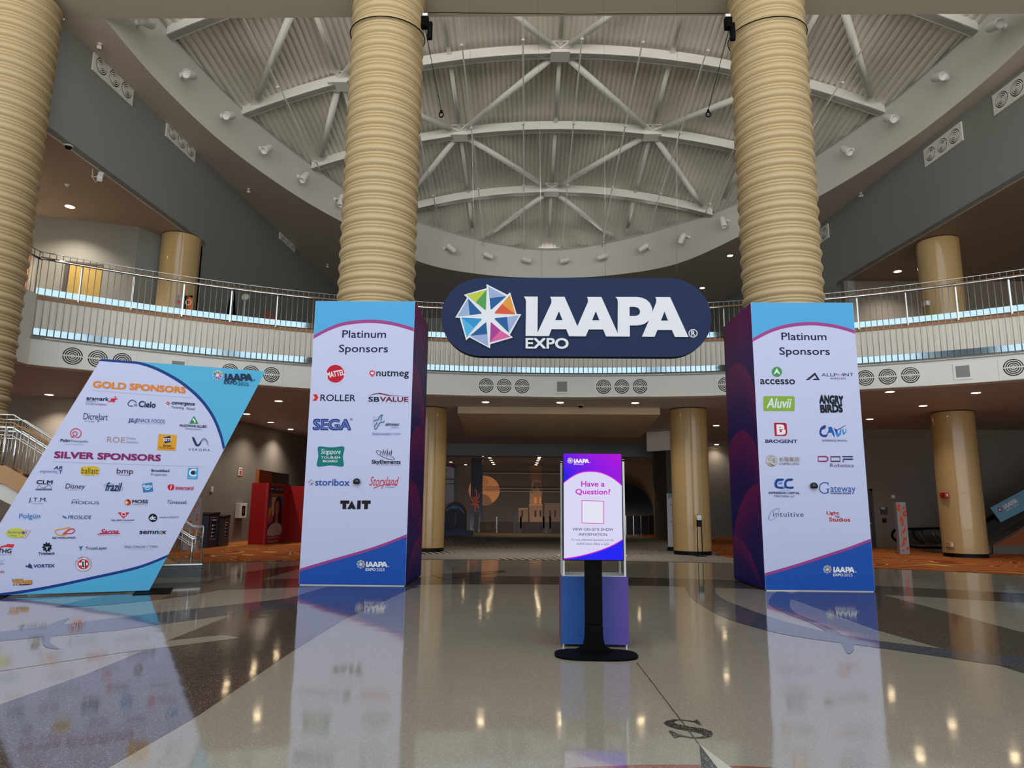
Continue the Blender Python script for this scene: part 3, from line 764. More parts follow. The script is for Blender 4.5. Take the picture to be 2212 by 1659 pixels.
AZ = (640, 760, 8.508); BZ = (640, 940, 8.508); CZ = (1620, 770, 8.508); DZ = (1620, 950, 8.508)
def star(I, cx, cy, r, r2, n, c):
    I.p([(cx+(r if k % 2 else r2)*math.cos(PI*k/n), cy+(r if k % 2 else r2)*math.sin(PI*k/n)) for k in range(2*n)], c)
def L01(I): star(I, 720, 403, 182, 160, 44, (246, 246, 250)); I.e(720, 403, 162, 158, (198, 14, 54)); star(I, 720, 403, 172, 158, 44, (198, 14, 54)); I.t('MATTEL', 560, 350, 885, 455, (248, 244, 246), bold=True, rot=.19)
def L02(I):
    I.p([(1397, 340), (1430, 350), (1450, 382), (1440, 415), (1395, 460), (1352, 415), (1343, 382), (1362, 350)], (216, 84, 92), sm=4)
    I.p([(1397, 420), (1365, 390), (1372, 370), (1397, 378), (1422, 370), (1430, 390)], (246, 240, 248)); I.t('nutmeg', 1470, 345, 2070, 495, (26, 30, 52), off=.012)
def L03(I): I.p([(305, 780), (375, 780), (408, 840), (365, 902), (300, 902), (345, 842)], (228, 36, 44)); I.t('ROLLER', 445, 785, 1090, 908, (18, 26, 60), off=.008)
def L04(I):
    I.p([(1305, 825), (1420, 770), (1530, 755), (1640, 775), (1720, 798), (2075, 815), (1700, 810), (1600, 788), (1500, 774), (1400, 792)], (120, 24, 44))
    I.t('SB', 1325, 828, 1530, 918, (22, 28, 64), bold=True); I.t('VALUE', 1538, 828, 2060, 918, (118, 26, 52), bold=True)
    for k in range(10): I.e(1330+k*81, 943, 7, 6, (60, 40, 80), 8)
def L05(I):
    B = (16, 58, 144); I.t('SEGA', 306, 1232, 1014, 1444, B, off=.05); I.t('SEGA', 336, 1262, 984, 1414, (196, 208, 246), off=.012); I.t('SEGA', 344, 1268, 976, 1408, B, off=0.)
    I.e(1010, 1240, 24, 24, (60, 70, 130), hole=.8); I.t('R', 1001, 1228, 1020, 1252, (60, 70, 130))
def L06(I):
    T = (44, 112, 134)
    for k in range(5): I.l([(1405, 1195+42*k), (1575, 1195+42*k)], 3, (150, 160, 205)); I.l([(1405+42*k, 1195), (1405+42*k, 1363)], 3, (150, 160, 205))
    I.l([(1425, 1282), (1440, 1262), (1500, 1250), (1530, 1195), (1560, 1165), (1590, 1160), (1570, 1195), (1558, 1258)], 14, T, 4); I.l([(1620, 1262), (1605, 1295), (1560, 1295), (1525, 1320), (1500, 1370), (1455, 1430), (1440, 1365), (1475, 1325), (1476, 1295)], 14, T, 4)
    I.t('simtec', 1635, 1303, 1900, 1362, (56, 92, 112), shear=.3, bold=True); I.t('Systems', 1745, 1375, 1885, 1412, (150, 142, 196)); I.t('German innovation in motion', 1395, 1478, 1915, 1520, (132, 134, 196), shear=.25); I.l([(1400, 1525), (1740, 1525)], 6, (120, 120, 190)); I.l([(1740, 1524), (1910, 1522)], 3, (170, 150, 200))
def L07(I):
    I.p([(400, 225), (440, 205), (640, 225), (840, 205), (880, 222), (884, 270), (858, 390), (872, 520), (868, 562), (820, 580), (640, 555), (430, 580), (385, 566), (378, 520), (405, 390), (394, 265)], (0, 124, 122), sm=4)
    I.t('Singapore', 455, 258, 815, 375, WH, shear=.2); I.t('TOURISM', 458, 390, 806, 436, WH); I.t('BOARD', 492, 455, 760, 500, WH, off=.012)
def L08(I):
    K = (16, 20, 48)
    for x, a, b in ((1555, 285, 385), (1597, 245, 405), (1632, 272, 395), (1672, 235, 440), (1710, 290, 400), (1747, 258, 425)): I.p([(x+5, a), (x+12, (a+b)/2-30), (x-8, b), (x-12, (a+b)/2)], K)
    I.l([(1555, 295), (1490, 285), (1470, 300), (1500, 345), (1580, 395), (1680, 435), (1770, 455), (1800, 450), (1795, 425), (1755, 395)], 9, K, 5)
    I.t('SkyElements', 1385, 452, 1918, 550, K, bold=True); I.t('DRONE SHOWS', 1538, 540, 1915, 556, K, shear=.2, space=1.4)
def L09(I):
    for x, y, r, c in ((265, 825, 9, (60, 80, 160)), (240, 865, 14, (214, 90, 90)), (312, 858, 18, (220, 200, 110)), (285, 895, 16, (44, 96, 180)), (250, 912, 9, (60, 90, 170)), (320, 888, 7, (60, 90, 170)), (300, 835, 7, (120, 130, 190)), (262, 850, 6, (210, 190, 110)), (268, 928, 6, (90, 110, 180))): I.e(x, y, r, r, c, 12)
    I.t('storibox', 350, 803, 982, 930, (22, 82, 164), off=.01); I.t('TM', 1000, 818, 1015, 826, (22, 82, 164))
def L10(I):
    R = (204, 66, 82); I.t('Storyland', 1345, 762, 1885, 985, R, shear=.35, off=.004); I.l([(1420, 975), (1540, 930), (1700, 905), (1850, 910)], 16, R, 4); I.t('STUDIOS', 1635, 945, 1812, 970, NV, space=1.3)
def L11(I):
    K = (22, 20, 28)
    for P in ([(812, 1200), (978, 1200), (975, 1263), (920, 1263), (918, 1360), (850, 1360), (852, 1263), (808, 1263)], [(1022, 1200), (1098, 1360), (1035, 1360), (1018, 1335), (998, 1360), (935, 1360)], [(1125, 1200), (1190, 1200), (1180, 1360), (1113, 1360)], [(1205, 1200), (1370, 1200), (1367, 1263), (1320, 1263), (1315, 1360), (1247, 1360), (1250, 1263), (1203, 1263)]): I.p(P, K)
for fn, Z in ((L01, AZ), (L02, AZ), (L03, AZ), (L04, AZ), (L05, AZ), (L06, AZ), (L07, BZ), (L08, BZ), (L09, BZ), (L10, BZ), (L11, BZ)): logo(shL, Z, fL, fn)
def R01(I): I.e(493, 283, 95, 92, (68, 156, 86)); I.p([(490, 215), (558, 330), (535, 325), (490, 290), (450, 328), (432, 330)], WH); I.t('accesso', 185, 418, 825, 512, (12, 12, 28), off=.012)
def R02(I):
    D = (34, 44, 64); I.p([(1195, 295), (1285, 435), (1145, 435), (1180, 405), (1230, 405), (1190, 345), (1080, 435), (1020, 435)], D)
    N_ = (44, 54, 110); I.t('ALLP', 1312, 308, 1600, 366, N_); I.t('INT', 1705, 308, 1900, 366, N_)
    for s in (-1, 1):
        for r in (15, 28, 40): I.l([(1655+s*(r+4)*math.cos(a), 336+r*.75*math.sin(a)) for a in np.linspace(-.9, .9, 7)], 4, (206, 110, 130))
    I.t('WIRELESS', 1470, 390, 1758, 422, N_, space=1.3)
def R03(I): I.rr(245, 730, 820, 1003, 28, (140, 182, 62)); I.t('Aluvii', 300, 765, 768, 948, (226, 236, 246), shear=.3, off=.02)
def R04(I): K = (20, 28, 42); I.t('ANGRY', 1270, 712, 1716, 880, K, off=.055, rot=-.03); I.t('BIRDS', 1288, 880, 1702, 1035, K, off=.055, rot=.03); I.t('TM', 1706, 880, 1728, 890, K)
def R05(I):
    R = (184, 22, 48); I.p([(440, 1220), (640, 1222), (672, 1240), (685, 1400), (660, 1455), (630, 1462), (455, 1462)], R); I.t('B', 488, 1250, 652, 1440, WH, off=.05); I.p([(525, 1345), (620, 1335), (560, 1372)], R); I.t('BROGENT', 280, 1528, 872, 1590, (30, 40, 84), bold=True)
def R06(I):
    I.p([(1388, 1262), (1385, 1325), (1330, 1345), (1310, 1400), (1345, 1440), (1420, 1435), (1410, 1475), (1340, 1480), (1285, 1440), (1276, 1370), (1310, 1295)], (30, 66, 146), sm=3)
    I.p([(1430, 1300), (1500, 1290), (1545, 1400), (1560, 1495), (1520, 1440), (1500, 1400), (1440, 1405), (1392, 1500), (1412, 1420), (1450, 1345)], (26, 96, 180)); I.p([(1535, 1315), (1600, 1345), (1615, 1420), (1600, 1440)], (24, 74, 160))
    I.p([(1595, 1365), (1600, 1345), (1758, 1262), (1755, 1275)], (26, 64, 140)); I.p([(1560, 1400), (1640, 1420), (1660, 1340), (1680, 1330), (1672, 1430), (1610, 1485)], (36, 148, 220)); I.p([(1690, 1345), (1712, 1330), (1722, 1400), (1752, 1385), (1762, 1310), (1772, 1385), (1712, 1448)], (40, 140, 214))
    I.t('EXPERIENCE INNOVA-', 1330, 1528, 1790, 1566, (40, 60, 120))
def R07(I):
    G = (150, 132, 84); I.e(395, 385, 106, 106, G, 36, .94); I.e(395, 385, 98, 98, (214, 216, 232), 32)
    for k in range(6): I.l([(305+k*8, 410+k*14), (360+k*8, 420+k*12), (420, 455+k*7), (470-k*6, 470-k*3+k*4)], 6, G, 4)
    for k in range(4): I.l([(322, 330+k*18), (378, 330+k*18)], 7, G)
    I.l([(390, 300), (392, 400)], 7, G); I.l([(345, 310), (400, 300), (450, 320)], 6, G)
    for k in range(4): I.l([(405, 345+k*22), (475, 350+k*22)], 7, G)
    I.l([(440, 335), (440, 440)], 7, G)
    I.t('长隆集团', 530, 316, 900, 402, G); I.t('CHIMELONG', 530, 420, 902, 462, (120, 122, 120))
def R08(I):
    I.l([(1252, 309), (1395, 309), (1428, 330), (1430, 370), (1400, 396), (1254, 396)], 26, (146, 42, 96), closed=True); I.l([(1482, 312), (1652, 312), (1656, 396), (1486, 396)], 28, (88, 66, 92), closed=True)
    I.l([(1695, 310), (1890, 310)], 24, (40, 40, 104)); I.l([(1712, 412), (1712, 357), (1892, 357)], 25, (58, 40, 104)); I.t('Robotics', 1470, 437, 1905, 502, (98, 66, 140))
def R09(I):
    c1, c2 = (26, 72, 146), (58, 140, 206)
    I.p([(500, 715), (620, 715), (600, 755), (530, 760), (498, 800), (510, 850), (560, 862), (640, 862), (632, 900), (540, 900), (470, 880), (448, 830), (460, 760)], c1, sm=2); I.p([(525, 790), (590, 778), (598, 790), (580, 815), (520, 820)], c2)
    I.p([(690, 715), (790, 715), (772, 755), (700, 760), (668, 800), (680, 850), (720, 862), (800, 860), (790, 900), (700, 900), (645, 880), (625, 830), (640, 760)], c1, sm=2); I.p([(448, 830), (440, 790), (460, 750), (475, 740), (460, 790)], c2); I.p([(640, 862), (632, 900), (600, 900), (606, 862)], c2)
    I.l([(540, 930), (725, 930)], 5, (130, 140, 190)); I.t('EXPRESSION CAPITAL', 343, 955, 912, 997, (30, 40, 84), bold=True); I.t('PARTNERS LLP', 443, 1018, 818, 1056, (70, 80, 130))
def R10(I):
    B = (26, 92, 170); I.l([(1435, 800), (1400, 790), (1340, 792), (1292, 830), (1278, 890), (1300, 950), (1360, 985), (1430, 970)], 18, B, 5); I.p([(1425, 785), (1440, 785), (1445, 848), (1425, 820)], B); I.l([(1395, 902), (1462, 902)], 9, B); I.l([(1432, 902), (1432, 980)], 24, B)
    I.t('ateway', 1478, 858, 1940, 998, B); I.t('TICKETING SYSTEMS', 1470, 968, 1855, 1000, (40, 60, 120), bold=True)
def R11(I):
    G = (92, 98, 150)
    I.t('intuitive', 425, 1325, 985, 1418, (72, 78, 120), off=0., space=1.15); I.l([(540, 1265), (505, 1262), (430, 1285), (365, 1350), (340, 1430), (345, 1470), (400, 1470), (460, 1440), (495, 1415)], 6, (122, 128, 186), 5); I.l([(540, 1265), (530, 1345)], 6, (122, 128, 186)); I.l([(515, 1265), (420, 1320), (360, 1400), (345, 1460)], 4, (122, 128, 186), 4)
def R12(I):
    R = (172, 20, 64); I.t('Light', 1400, 1302, 1642, 1402, (240, 238, 246), off=.07); I.t('Light', 1406, 1310, 1636, 1394, R, off=.03); I.t('Studios', 1440, 1420, 1850, 1512, (240, 238, 246), off=.07); I.t('Studios', 1450, 1428, 1840, 1505, R, off=.03); I.t('Up', 1572, 1390, 1642, 1440, (44, 60, 130), bold=True)
for fn, Z in ((R01, CZ), (R02, CZ), (R03, CZ), (R04, CZ), (R05, CZ), (R06, CZ), (R07, DZ), (R08, DZ), (R09, DZ), (R10, DZ), (R11, DZ), (R12, DZ)): logo(shR, Z, fR, fn)
GLOSSB = mat('black_gloss_dome', (8, 8, 9), .12)
for sh_, Z, c, t in ((shL, BZ, (1118, 848), tL), (shR, DZ, (1163, 842), tR)):
    u, v_ = sh_.uv(Z[0]+c[0]/Z[2], Z[1]+c[1]/Z[2]); r = .072; o_ = sh_.w(u, v_-.01, 0)
    mb = MB(); Mx = Matrix.Translation(V3(o_))@Matrix.Rotation(PI/2, 4, 'X'); mb.lathe([(r, 0), (r, .05)]+[(r*math.cos(a), .05+r*.7*math.sin(a)) for a in np.linspace(0, PI/2, 8)], 24, M=Mx)
    bmesh.ops.bisect_plane(mb.bm, geom=mb.bm.verts[:]+mb.bm.edges[:]+mb.bm.faces[:], plane_co=V3(o_)-Vector((0, 0, .045)), plane_no=(0, 0, -1), clear_outer=True)
    mb.build('black_dome', GLOSSB, t)

# ------------------------------------------------------------------ parallelogram banner stand at the left
a_, b_ = atz(5, 1289.5, 0), atz(322, 1279, 0); e_ = (b_-a_)/np.linalg.norm(b_-a_)
shB = Sheet((a_[0], a_[1], 0), e_, (0, 0, 1))
c1, c2, c3 = shB.uv(219, 771), shB.uv(573, 806), shB.uv(322, 1279)
zt = (c1[1]+c2[1])/2; wB = c2[0]-c1[0]; cor = [(c3[0]-wB, .03), (c3[0], .03), (c2[0], zt), (c1[0], zt)]
bn = empty('sponsor_banner', shB.w(c3[0]-wB/2, 0, -.05), 'leaning parallelogram fabric banner listing gold and silver sponsors', 'banner')
mb = MB(); mb.use(mat('banner_back', (210, 210, 222), .7)); mb.prism([shB.w(u, v, -.002) for u, v in cor], -shB.en*.07); mb.build('frame_body', None, bn)
I = Ink(shB, (0, 0, 1), base=0.)
I.mb.use(LAV); I.mb.face([shB.w(u, v, 0) for u, v in cor])
I.h = .0015; L2 = (160, 760, 5.027); L3 = (0, 970, 5.027); L1 = (0, 840, 6.9125)
def lean(u, v): return cor[0][0]+(cor[3][0]-cor[0][0])*(v-.03)/(zt-.03)
def inside(P): return [(min(max(u, lean(u, v)), lean(u, v)+wB), min(max(v, .03), zt)) for u, v in P]
I.Z = L2
A_ = [I.q(p) for p in smooth_loop([(285, 72), (450, 72), (640, 95), (850, 150), (1060, 250), (1240, 370), (1400, 520), (1520, 690), (1600, 880), (1640, 1040)], 6, False)]
A_[0] = (c1[0]-.02, A_[0][1]); A_ = inside(A_); A_[-1] = (lean(0, A_[-1][1])+wB, A_[-1][1])
I.p([], CYAN) if False else None
def uvpoly(P, c): v, f = poly_tris([P]); I.add(v, f, c)
BC = (88, 184, 228)
uvpoly([(c1[0], zt)]+A_+[(c2[0], zt)], BC)
n = len(A_); Bq_ = inside([(u-.035, v-.045) for u, v in A_]); I.add(A_+Bq_, [(k, k+1, n+k+1, n+k) for k in range(n-1)], (10, 62, 136))
I.Z = L3
C_ = [I.q(p) for p in smooth_loop([(-700, 1620), (0, 1565), (500, 1490), (1000, 1385), (1500, 1270), (1825, 1145)], 6, False)]
C_ = inside(C_); C_[-1] = (lean(0, C_[-1][1])+wB, C_[-1][1]); D_ = inside([(u, v-.05) for u, v in C_]); n = len(C_)
I.add(C_+D_, [(k, k+1, n+k+1, n+k) for k in range(n-1)], (18, 60, 142)); I.add(D_+[(u if k else cor[0][0], .03) for k, (u, v) in enumerate(inside([(u, .03) for u, v in D_]))], [(k, k+1, n+k+1, n+k) for k in range(n-1)], BC)
fab = I.done('printed_fabric', bn)
u0 = c3[0]
for u in (c3[0]-.05, c3[0]-wB+.3):
    mb = MB(); mb.box((-.18, -.45, 0), (.42, .45, .015), Matrix.Translation(V3(shB.w(u, 0, -.04)))@Matrix.Rotation(math.atan2(e_[1], e_[0]), 4, 'Z')); mb.build('foot_plate', MATTE, bn)
def bl_(Z, fn, name='sponsor_logo'): return logo(shB, Z, fab, fn, name, base=.0075)
GO, SI, DN = (232, 136, 46), (140, 30, 100), (26, 38, 72)
bl_(L2, lambda I: I.tc('GOLD SPONSORS', 720, 385, 1015, 74, GO, off=.035), 'heading'); bl_(L2, lambda I: I.l([(205, 418), (1280, 500)], 2.5, (186, 186, 214)), 'rule')
bl_(L3, lambda I: I.tc('SILVER SPONSORS', 1183, 80, 1160, 74, SI, off=.035), 'heading'); bl_(L3, lambda I: I.l([(560, 137), (2210, 192)], 2.5, (170, 170, 204)), 'rule')
bl_(L2, lambda I: lockup(I, (1557, 255, 60), (1632, 238, 1940, 318), (1627, 317, 1770, 354), (1778, 332, 1897, 370), (26, 44, 76)), 'organiser_mark')
R_ = (214, 30, 54)
def G1(I): I.tc('aramark', 257, 508, 245, 44, DN, bold=True); I.p([(360, 552), (400, 525), (395, 508), (440, 505), (482, 508), (445, 525), (432, 555), (415, 540)], R_); I.e(447, 492, 9, 8, R_, 10); I.tc('SPORTS +', 198, 540, 132, 20, (120, 120, 150)); I.tc('ENTERTAINMENT', 243, 570, 230, 20, (120, 120, 150))
def G2(I): I.l([(640, 590), (600, 586), (584, 566), (598, 546), (612, 530), (640, 526), (664, 540), (676, 555)], 8, DN, 4); [I.l([(650, 568+k*10), (686, 570+k*10)], 5, (60, 130, 180)) for k in range(3)]; I.tc('Cielo', 795, 571, 185, 68, DN, bold=True)
def G3(I): I.p([(995, 558), (1020, 540), (1047, 560), (1022, 580)], (190, 40, 54)); I.tc('tc', 1020, 560, 28, 16, WH); I.tc('convergence', 1185, 570, 255, 40, DN, bold=True); I.tc('Ticketing', 1122, 608, 140, 34, (50, 54, 90)); I.tc('Retail', 1268, 618, 85, 26, (50, 54, 90))
def G4(I): I.tc('DicreJart', 235, 715, 265, 92, (50, 54, 96), off=0.); I.tc('Grupo', 170, 755, 105, 26, (90, 94, 140), space=1.5)
def G5(I): I.tc('J&J', 633, 750, 92, 56, (34, 84, 166), bold=True); I.e(648, 742, 13, 13, (236, 170, 140), 12); I.tc('SNACK FOODS', 836, 750, 305, 42, (40, 84, 150)); I.l([(690, 778), (985, 785)], 2, (120, 140, 190))
def G6(I): I.p([(1303, 697), (1350, 780), (1250, 778)], (40, 146, 74)); I.p([(1286, 735), (1300, 722), (1312, 745), (1296, 750)], WH); I.p([(1302, 752), (1316, 742), (1322, 768), (1306, 770)], WH); I.tc('McGOWAN ALLIED', 1295, 806, 295, 28, (24, 30, 56), bold=True); I.tc('Specialty Insurance', 1295, 840, 175, 22, (70, 76, 110))
def G7(I):
    c = (212, 68, 84); I.l([(1132+80*math.cos(a), 665+70*math.sin(a)) for a in np.linspace(PI*.62, PI*2.38, 24)], 13, c); I.l([(1068, 730), (1100, 700), (1150, 728), (1190, 715)], 12, c); I.l([(1120+32*math.cos(a), 668+30*math.sin(a)) for a in np.linspace(PI*.6, PI*2.5, 16)], 12, c)
    I.tc('Polin', 970, 770, 132, 46, (30, 34, 64), bold=True); I.tc('Waterparks', 1172, 785, 284, 50, (84, 88, 130)); I.tc('THE EXPERIENCE', 1110, 830, 280, 12, (60, 64, 100), space=1.6)
def G8(I): I.tc('ROE', 455, 955, 192, 62, (170, 150, 150)); I.tc('Display', 620, 942, 106, 34, (164, 160, 186)); I.tc('Solutions', 632, 980, 136, 28, (164, 160, 186))
def G9(I): I.p([(918, 893), (1115, 905), (1102, 1073), (903, 1065)], (232, 166, 38)); I.p([(968, 930), (1044, 912), (1058, 978), (985, 995)], (22, 40, 96)); I.tc('SSTI', 1012, 955, 86, 32, WH, bold=True); I.tc('Sansei', 1010, 1018, 86, 24, (30, 24, 40), bold=True); I.tc('Technologies', 1005, 1045, 166, 28, (30, 24, 40))
def G10(I): I.p([(1280, 930), (1305, 932), (1335, 1000), (1352, 1002), (1372, 975), (1385, 950), (1382, 985), (1360, 1020), (1335, 1026), (1312, 1008)], (24, 48, 92), sm=2); I.p([(1385, 950), (1412, 934), (1438, 948), (1455, 990), (1460, 1030), (1440, 985), (1425, 962), (1400, 960), (1378, 985)], (136, 146, 166), sm=2); I.tc('VEKOMA', 1360, 1063, 232, 26, (70, 76, 112), space=1.5)
for fn, Z in ((G1, L2), (G2, L2), (G3, L2), (G4, L2), (G5, L2), (G6, L2), (G7, L1), (G8, L2), (G9, L2), (G10, L2)): bl_(Z, fn)
def S1(I): I.tc('AR', 632, 203, 96, 38, (34, 62, 128), bold=True, shear=.2); I.tc('T', 657, 250, 36, 38, (34, 62, 128), bold=True); I.tc('engineering', 530, 247, 190, 42, (110, 134, 184))
def S2(I): I.p([(875, 235), (885, 200), (975, 186), (1065, 195), (1078, 235), (1066, 275), (975, 288), (888, 278)], (222, 186, 50), sm=4); I.tc('ballast', 978, 238, 180, 64, (50, 46, 40))
def S3(I): I.tc('bmp', 1358, 248, 180, 76, (66, 46, 76), off=.004); I.l([(1266, 278), (1395, 286)], 4, (110, 80, 130))
def S4(I): I.tc('Brookfield', 1742, 235, 196, 30, (38, 44, 80), bold=True); I.tc('Properties', 1726, 280, 172, 34, (92, 98, 146))
def S5(I): I.p([(2043, 206), (2152, 208), (2144, 328), (2033, 325)], (62, 166, 226)); I.tc('C', 2094, 256, 84, 82, WH, bold=True); I.e(2094, 258, 24, 22, (40, 34, 54)); I.tc('chargebox', 2088, 308, 86, 14, (226, 240, 250))
def S6(I): I.tc('CLM', 485, 360, 176, 46, (20, 26, 50), bold=True); I.l([(405, 420), (428, 388), (452, 420), (490, 420), (530, 378), (560, 420)], 5, (80, 100, 160)); I.l([(470, 425), (520, 395), (555, 385)], 4, (110, 130, 180)); I.p([(388, 430), (565, 430), (563, 446), (387, 446)], (40, 62, 108)); I.tc('RISK MANAGEMENT', 476, 438, 160, 9, (180, 190, 220))
def S7(I): I.tc('Disney', 818, 412, 215, 72, (28, 32, 66), shear=.15); I.tc('CO-ENTERTAINMENT', 790, 443, 155, 12, (190, 150, 180))
def S8(I): I.l([(1150, 440), (1135, 395), (1170, 370), (1240, 385)], 9, (140, 186, 220), 5); I.l([(1310, 380), (1330, 430), (1285, 455), (1200, 450)], 9, (140, 186, 220), 5); I.tc('frazil', 1236, 410, 176, 98, (24, 48, 92), shear=.3, off=.02)
def S9(I): I.p([(1545, 378), (1652, 360), (1662, 460), (1555, 474)], (40, 136, 200)); I.tc('Hasbro', 1604, 402, 100, 34, WH, bold=True); I.l([(1572, 425), (1600, 440), (1632, 424)], 7, WH, 4)
def S10(I): I.p([(1822, 400), (1850, 383), (1885, 388), (1892, 418), (1880, 442), (1845, 446), (1824, 430)], (206, 28, 58), sm=4); I.tc('i', 1857, 414, 16, 46, WH, bold=True, shear=.2); I.tc('intercard', 2004, 421, 196, 38, (196, 34, 66), bold=True); I.tc('SMART CASHLESS SYSTEM', 2000, 445, 190, 6, (90, 60, 110))
def S11(I): I.tc('J.T.M.', 412, 556, 202, 56, (28, 32, 60)); I.tc('FOOD GROUP', 407, 592, 120, 9, (60, 64, 100))
def S12(I): I.tc('made by', 822, 550, 82, 18, (60, 66, 104)); I.tc('MODUS', 930, 582, 300, 32, (50, 56, 92))
def S13(I): I.e(1390, 578, 34, 34, (216, 96, 40)); I.p([(1370, 560), (1400, 548), (1415, 580), (1395, 610), (1405, 570)], (60, 30, 34)); I.p([(1360, 580), (1375, 560), (1392, 580), (1372, 600)], (244, 220, 210)); I.tc('MOSS', 1522, 570, 172, 38, (24, 24, 40), bold=True); I.tc('DISTRIBUTING, INC', 1518, 603, 172, 9, (40, 44, 76))
def S14(I): I.l([(1824, 552), (1862, 556), (1860, 594), (1824, 592)], 4, (50, 64, 96), closed=True); I.l([(1824, 552), (1860, 594)], 5, (50, 64, 96)); I.tc('nassal.', 1955, 577, 162, 36, (56, 66, 96), off=.008)
def S15(I): I.tc('Polgün', 323, 735, 232, 68, (76, 140, 206), off=.012); I.tc('waterparks & attractions', 320, 762, 225, 6, (130, 160, 210))
def S16(I): I.p([(678, 720), (700, 728), (722, 738), (722, 758), (700, 748), (680, 742)], (52, 118, 176)); I.tc('PROSLIDE', 867, 740, 256, 40, (52, 56, 100), shear=.12)
def S17(I): I.p([(1280, 688), (1406, 688), (1340, 754)], (206, 26, 60)); I.e(1343, 708, 25, 21, WH, hole=.68); I.tc('QUBICAAMF', 1335, 773, 256, 15, (60, 40, 84), bold=True); I.tc('BOWLING IS OUR PASSION', 1335, 791, 200, 5, (80, 80, 120))
def S18(I): I.e(1661, 746, 47, 45, (18, 30, 54)); I.tc('dc', 1660, 746, 62, 44, WH, bold=True); I.tc('readyCREDIT', 1838, 743, 216, 24, (36, 44, 72), space=1.1)
def S19(I): I.e(175, 913, 112, 54, (206, 208, 78)); I.l([(225, 955), (278, 968), (336, 880), (290, 890), (278, 866)], 5, (230, 130, 80)); I.tc('Redemption', 190, 906, 206, 34, (66, 76, 150)); I.e(255, 909, 17, 17, (104, 80, 170)); I.tc('Plus', 150, 940, 58, 16, (66, 76, 150))
def S20(I): I.l([(720, 930), (640, 935), (600, 905), (610, 880), (690, 865), (760, 850), (700, 905), (680, 930)], 11, (236, 160, 60), 5); I.l([(680, 930), (720, 900), (760, 872), (800, 870), (810, 890), (780, 915), (720, 918), (690, 925)], 11, (206, 60, 80), 5); I.tc('S&S WORLDWIDE', 695, 963, 252, 21, (50, 54, 96), bold=True)
def S21(I): I.tc('Sacoa', 1188, 895, 200, 56, (200, 28, 64), shear=.35, bold=True); I.p([(1060, 928), (1060, 920), (1306, 908), (1304, 918)], (200, 28, 64)); I.tc('CASHLESS SYSTEM', 1180, 940, 240, 7, (110, 90, 140), space=1.3)
def S22(I): I.tc('semn x', 1660, 905, 290, 36, (32, 36, 60), bold=True); I.e(1746, 905, 21, 19, (80, 160, 200), hole=.45); I.p([(1746, 905), (1767, 898), (1764, 918), (1748, 924)], (232, 150, 60)); I.tc('R', 1815, 889, 8, 9, (60, 60, 90))
def S23(I): I.p([(-10, 1090), (10, 1056), (70, 1040), (80, 1030), (158, 1034), (138, 1072), (78, 1062), (30, 1066)], (220, 52, 56)); I.tc('THG', 52, 1107, 150, 50, (28, 32, 50), bold=True); I.tc('CREATIVE', 42, 1146, 165, 12, (60, 64, 96), space=1.6)
def S24(I): star(I, 512, 1065, 60, 40, 9, (18, 22, 40)); I.e(512, 1072, 40, 34, (18, 22, 40)); I.tc('T', 512, 1078, 50, 34, (206, 212, 240), bold=True); I.tc('Triotech', 505, 1133, 176, 30, (22, 28, 50), bold=True)
def S25(I): I.p([(845, 1052), (870, 1058), (905, 1050), (890, 1068), (880, 1100), (866, 1095), (868, 1070)], (44, 110, 140)); I.p([(862, 1078), (880, 1084), (878, 1104)], (90, 190, 170)); I.tc('TrustLayer', 1046, 1080, 236, 42, (44, 50, 92), off=.006)
def S26(I): I.tc('VIÑA CONCHA Y TORO', 1532, 1058, 370, 32, (84, 88, 132)); I.tc('FAMILY OF WINERIES', 1530, 1088, 180, 7, (120, 124, 160), space=1.4); [I.l([(x, 1090), (x+32, 1088)], 2, (120, 124, 160)) for x in (1392, 1636)]
def S27(I): I.e(325, 1272, 24, 20, (26, 62, 128)); I.e(288, 1273, 10, 9, (26, 62, 128), 12); I.e(322, 1248, 8, 7, (26, 62, 128), 12); I.e(347, 1292, 8, 7, (26, 62, 128), 12); I.l([(290, 1273), (325, 1272)], 8, (26, 62, 128)); I.tc('VORTEX', 480, 1268, 228, 36, (30, 62, 122), bold=True)
def S28(I):
    I.e(906, 1248, 88, 79, (236, 238, 248), 36); I.e(906, 1248, 88, 79, (190, 50, 84), 36, .955); I.arc('WATER SAFETY PRODUCTS', 906, 1248, 72, PI*.95, PI*2.05, 15, (40, 30, 54)); I.e(906, 1248, 60, 54, (206, 24, 60), 32)
    I.p([(890, 1205), (922, 1205), (922, 1233), (955, 1233), (955, 1262), (922, 1262), (922, 1292), (890, 1292), (890, 1262), (858, 1262), (858, 1233), (890, 1233)], WH); I.p([(900, 1215), (912, 1222), (910, 1250), (916, 1280), (906, 1284), (896, 1280), (894, 1240)], (40, 40, 60)); I.p([(922, 1222), (936, 1228), (938, 1262), (926, 1268)], (40, 40, 60))
def S29(I): I.tc('YPFuns', 240, 1442, 222, 70, (70, 40, 40), off=.06, rot=.04); I.tc('YPFuns', 240, 1441, 214, 60, (236, 160, 60), off=.03, rot=.04); I.tc('amusement', 262, 1470, 112, 20, (110, 34, 44), bold=True)
def S30(I): I.tc('do', 24, 1330, 48, 30, (206, 60, 76), off=.006); I.tc('center', 20, 1248, 62, 14, (120, 124, 160)); I.tc('city', 10, 1233, 30, 14, (120, 124, 160)); I.l([(0, 1215), (30, 1212), (45, 1198), (62, 1212)], 3, (120, 124, 160))
for fn in (S1, S2, S3, S4, S5, S6, S7, S8, S9, S10, S11, S12, S13, S14, S15, S16, S17, S18, S19, S20, S21, S22, S23, S24, S25, S26, S27, S28, S29, S30): bl_(L3, fn)

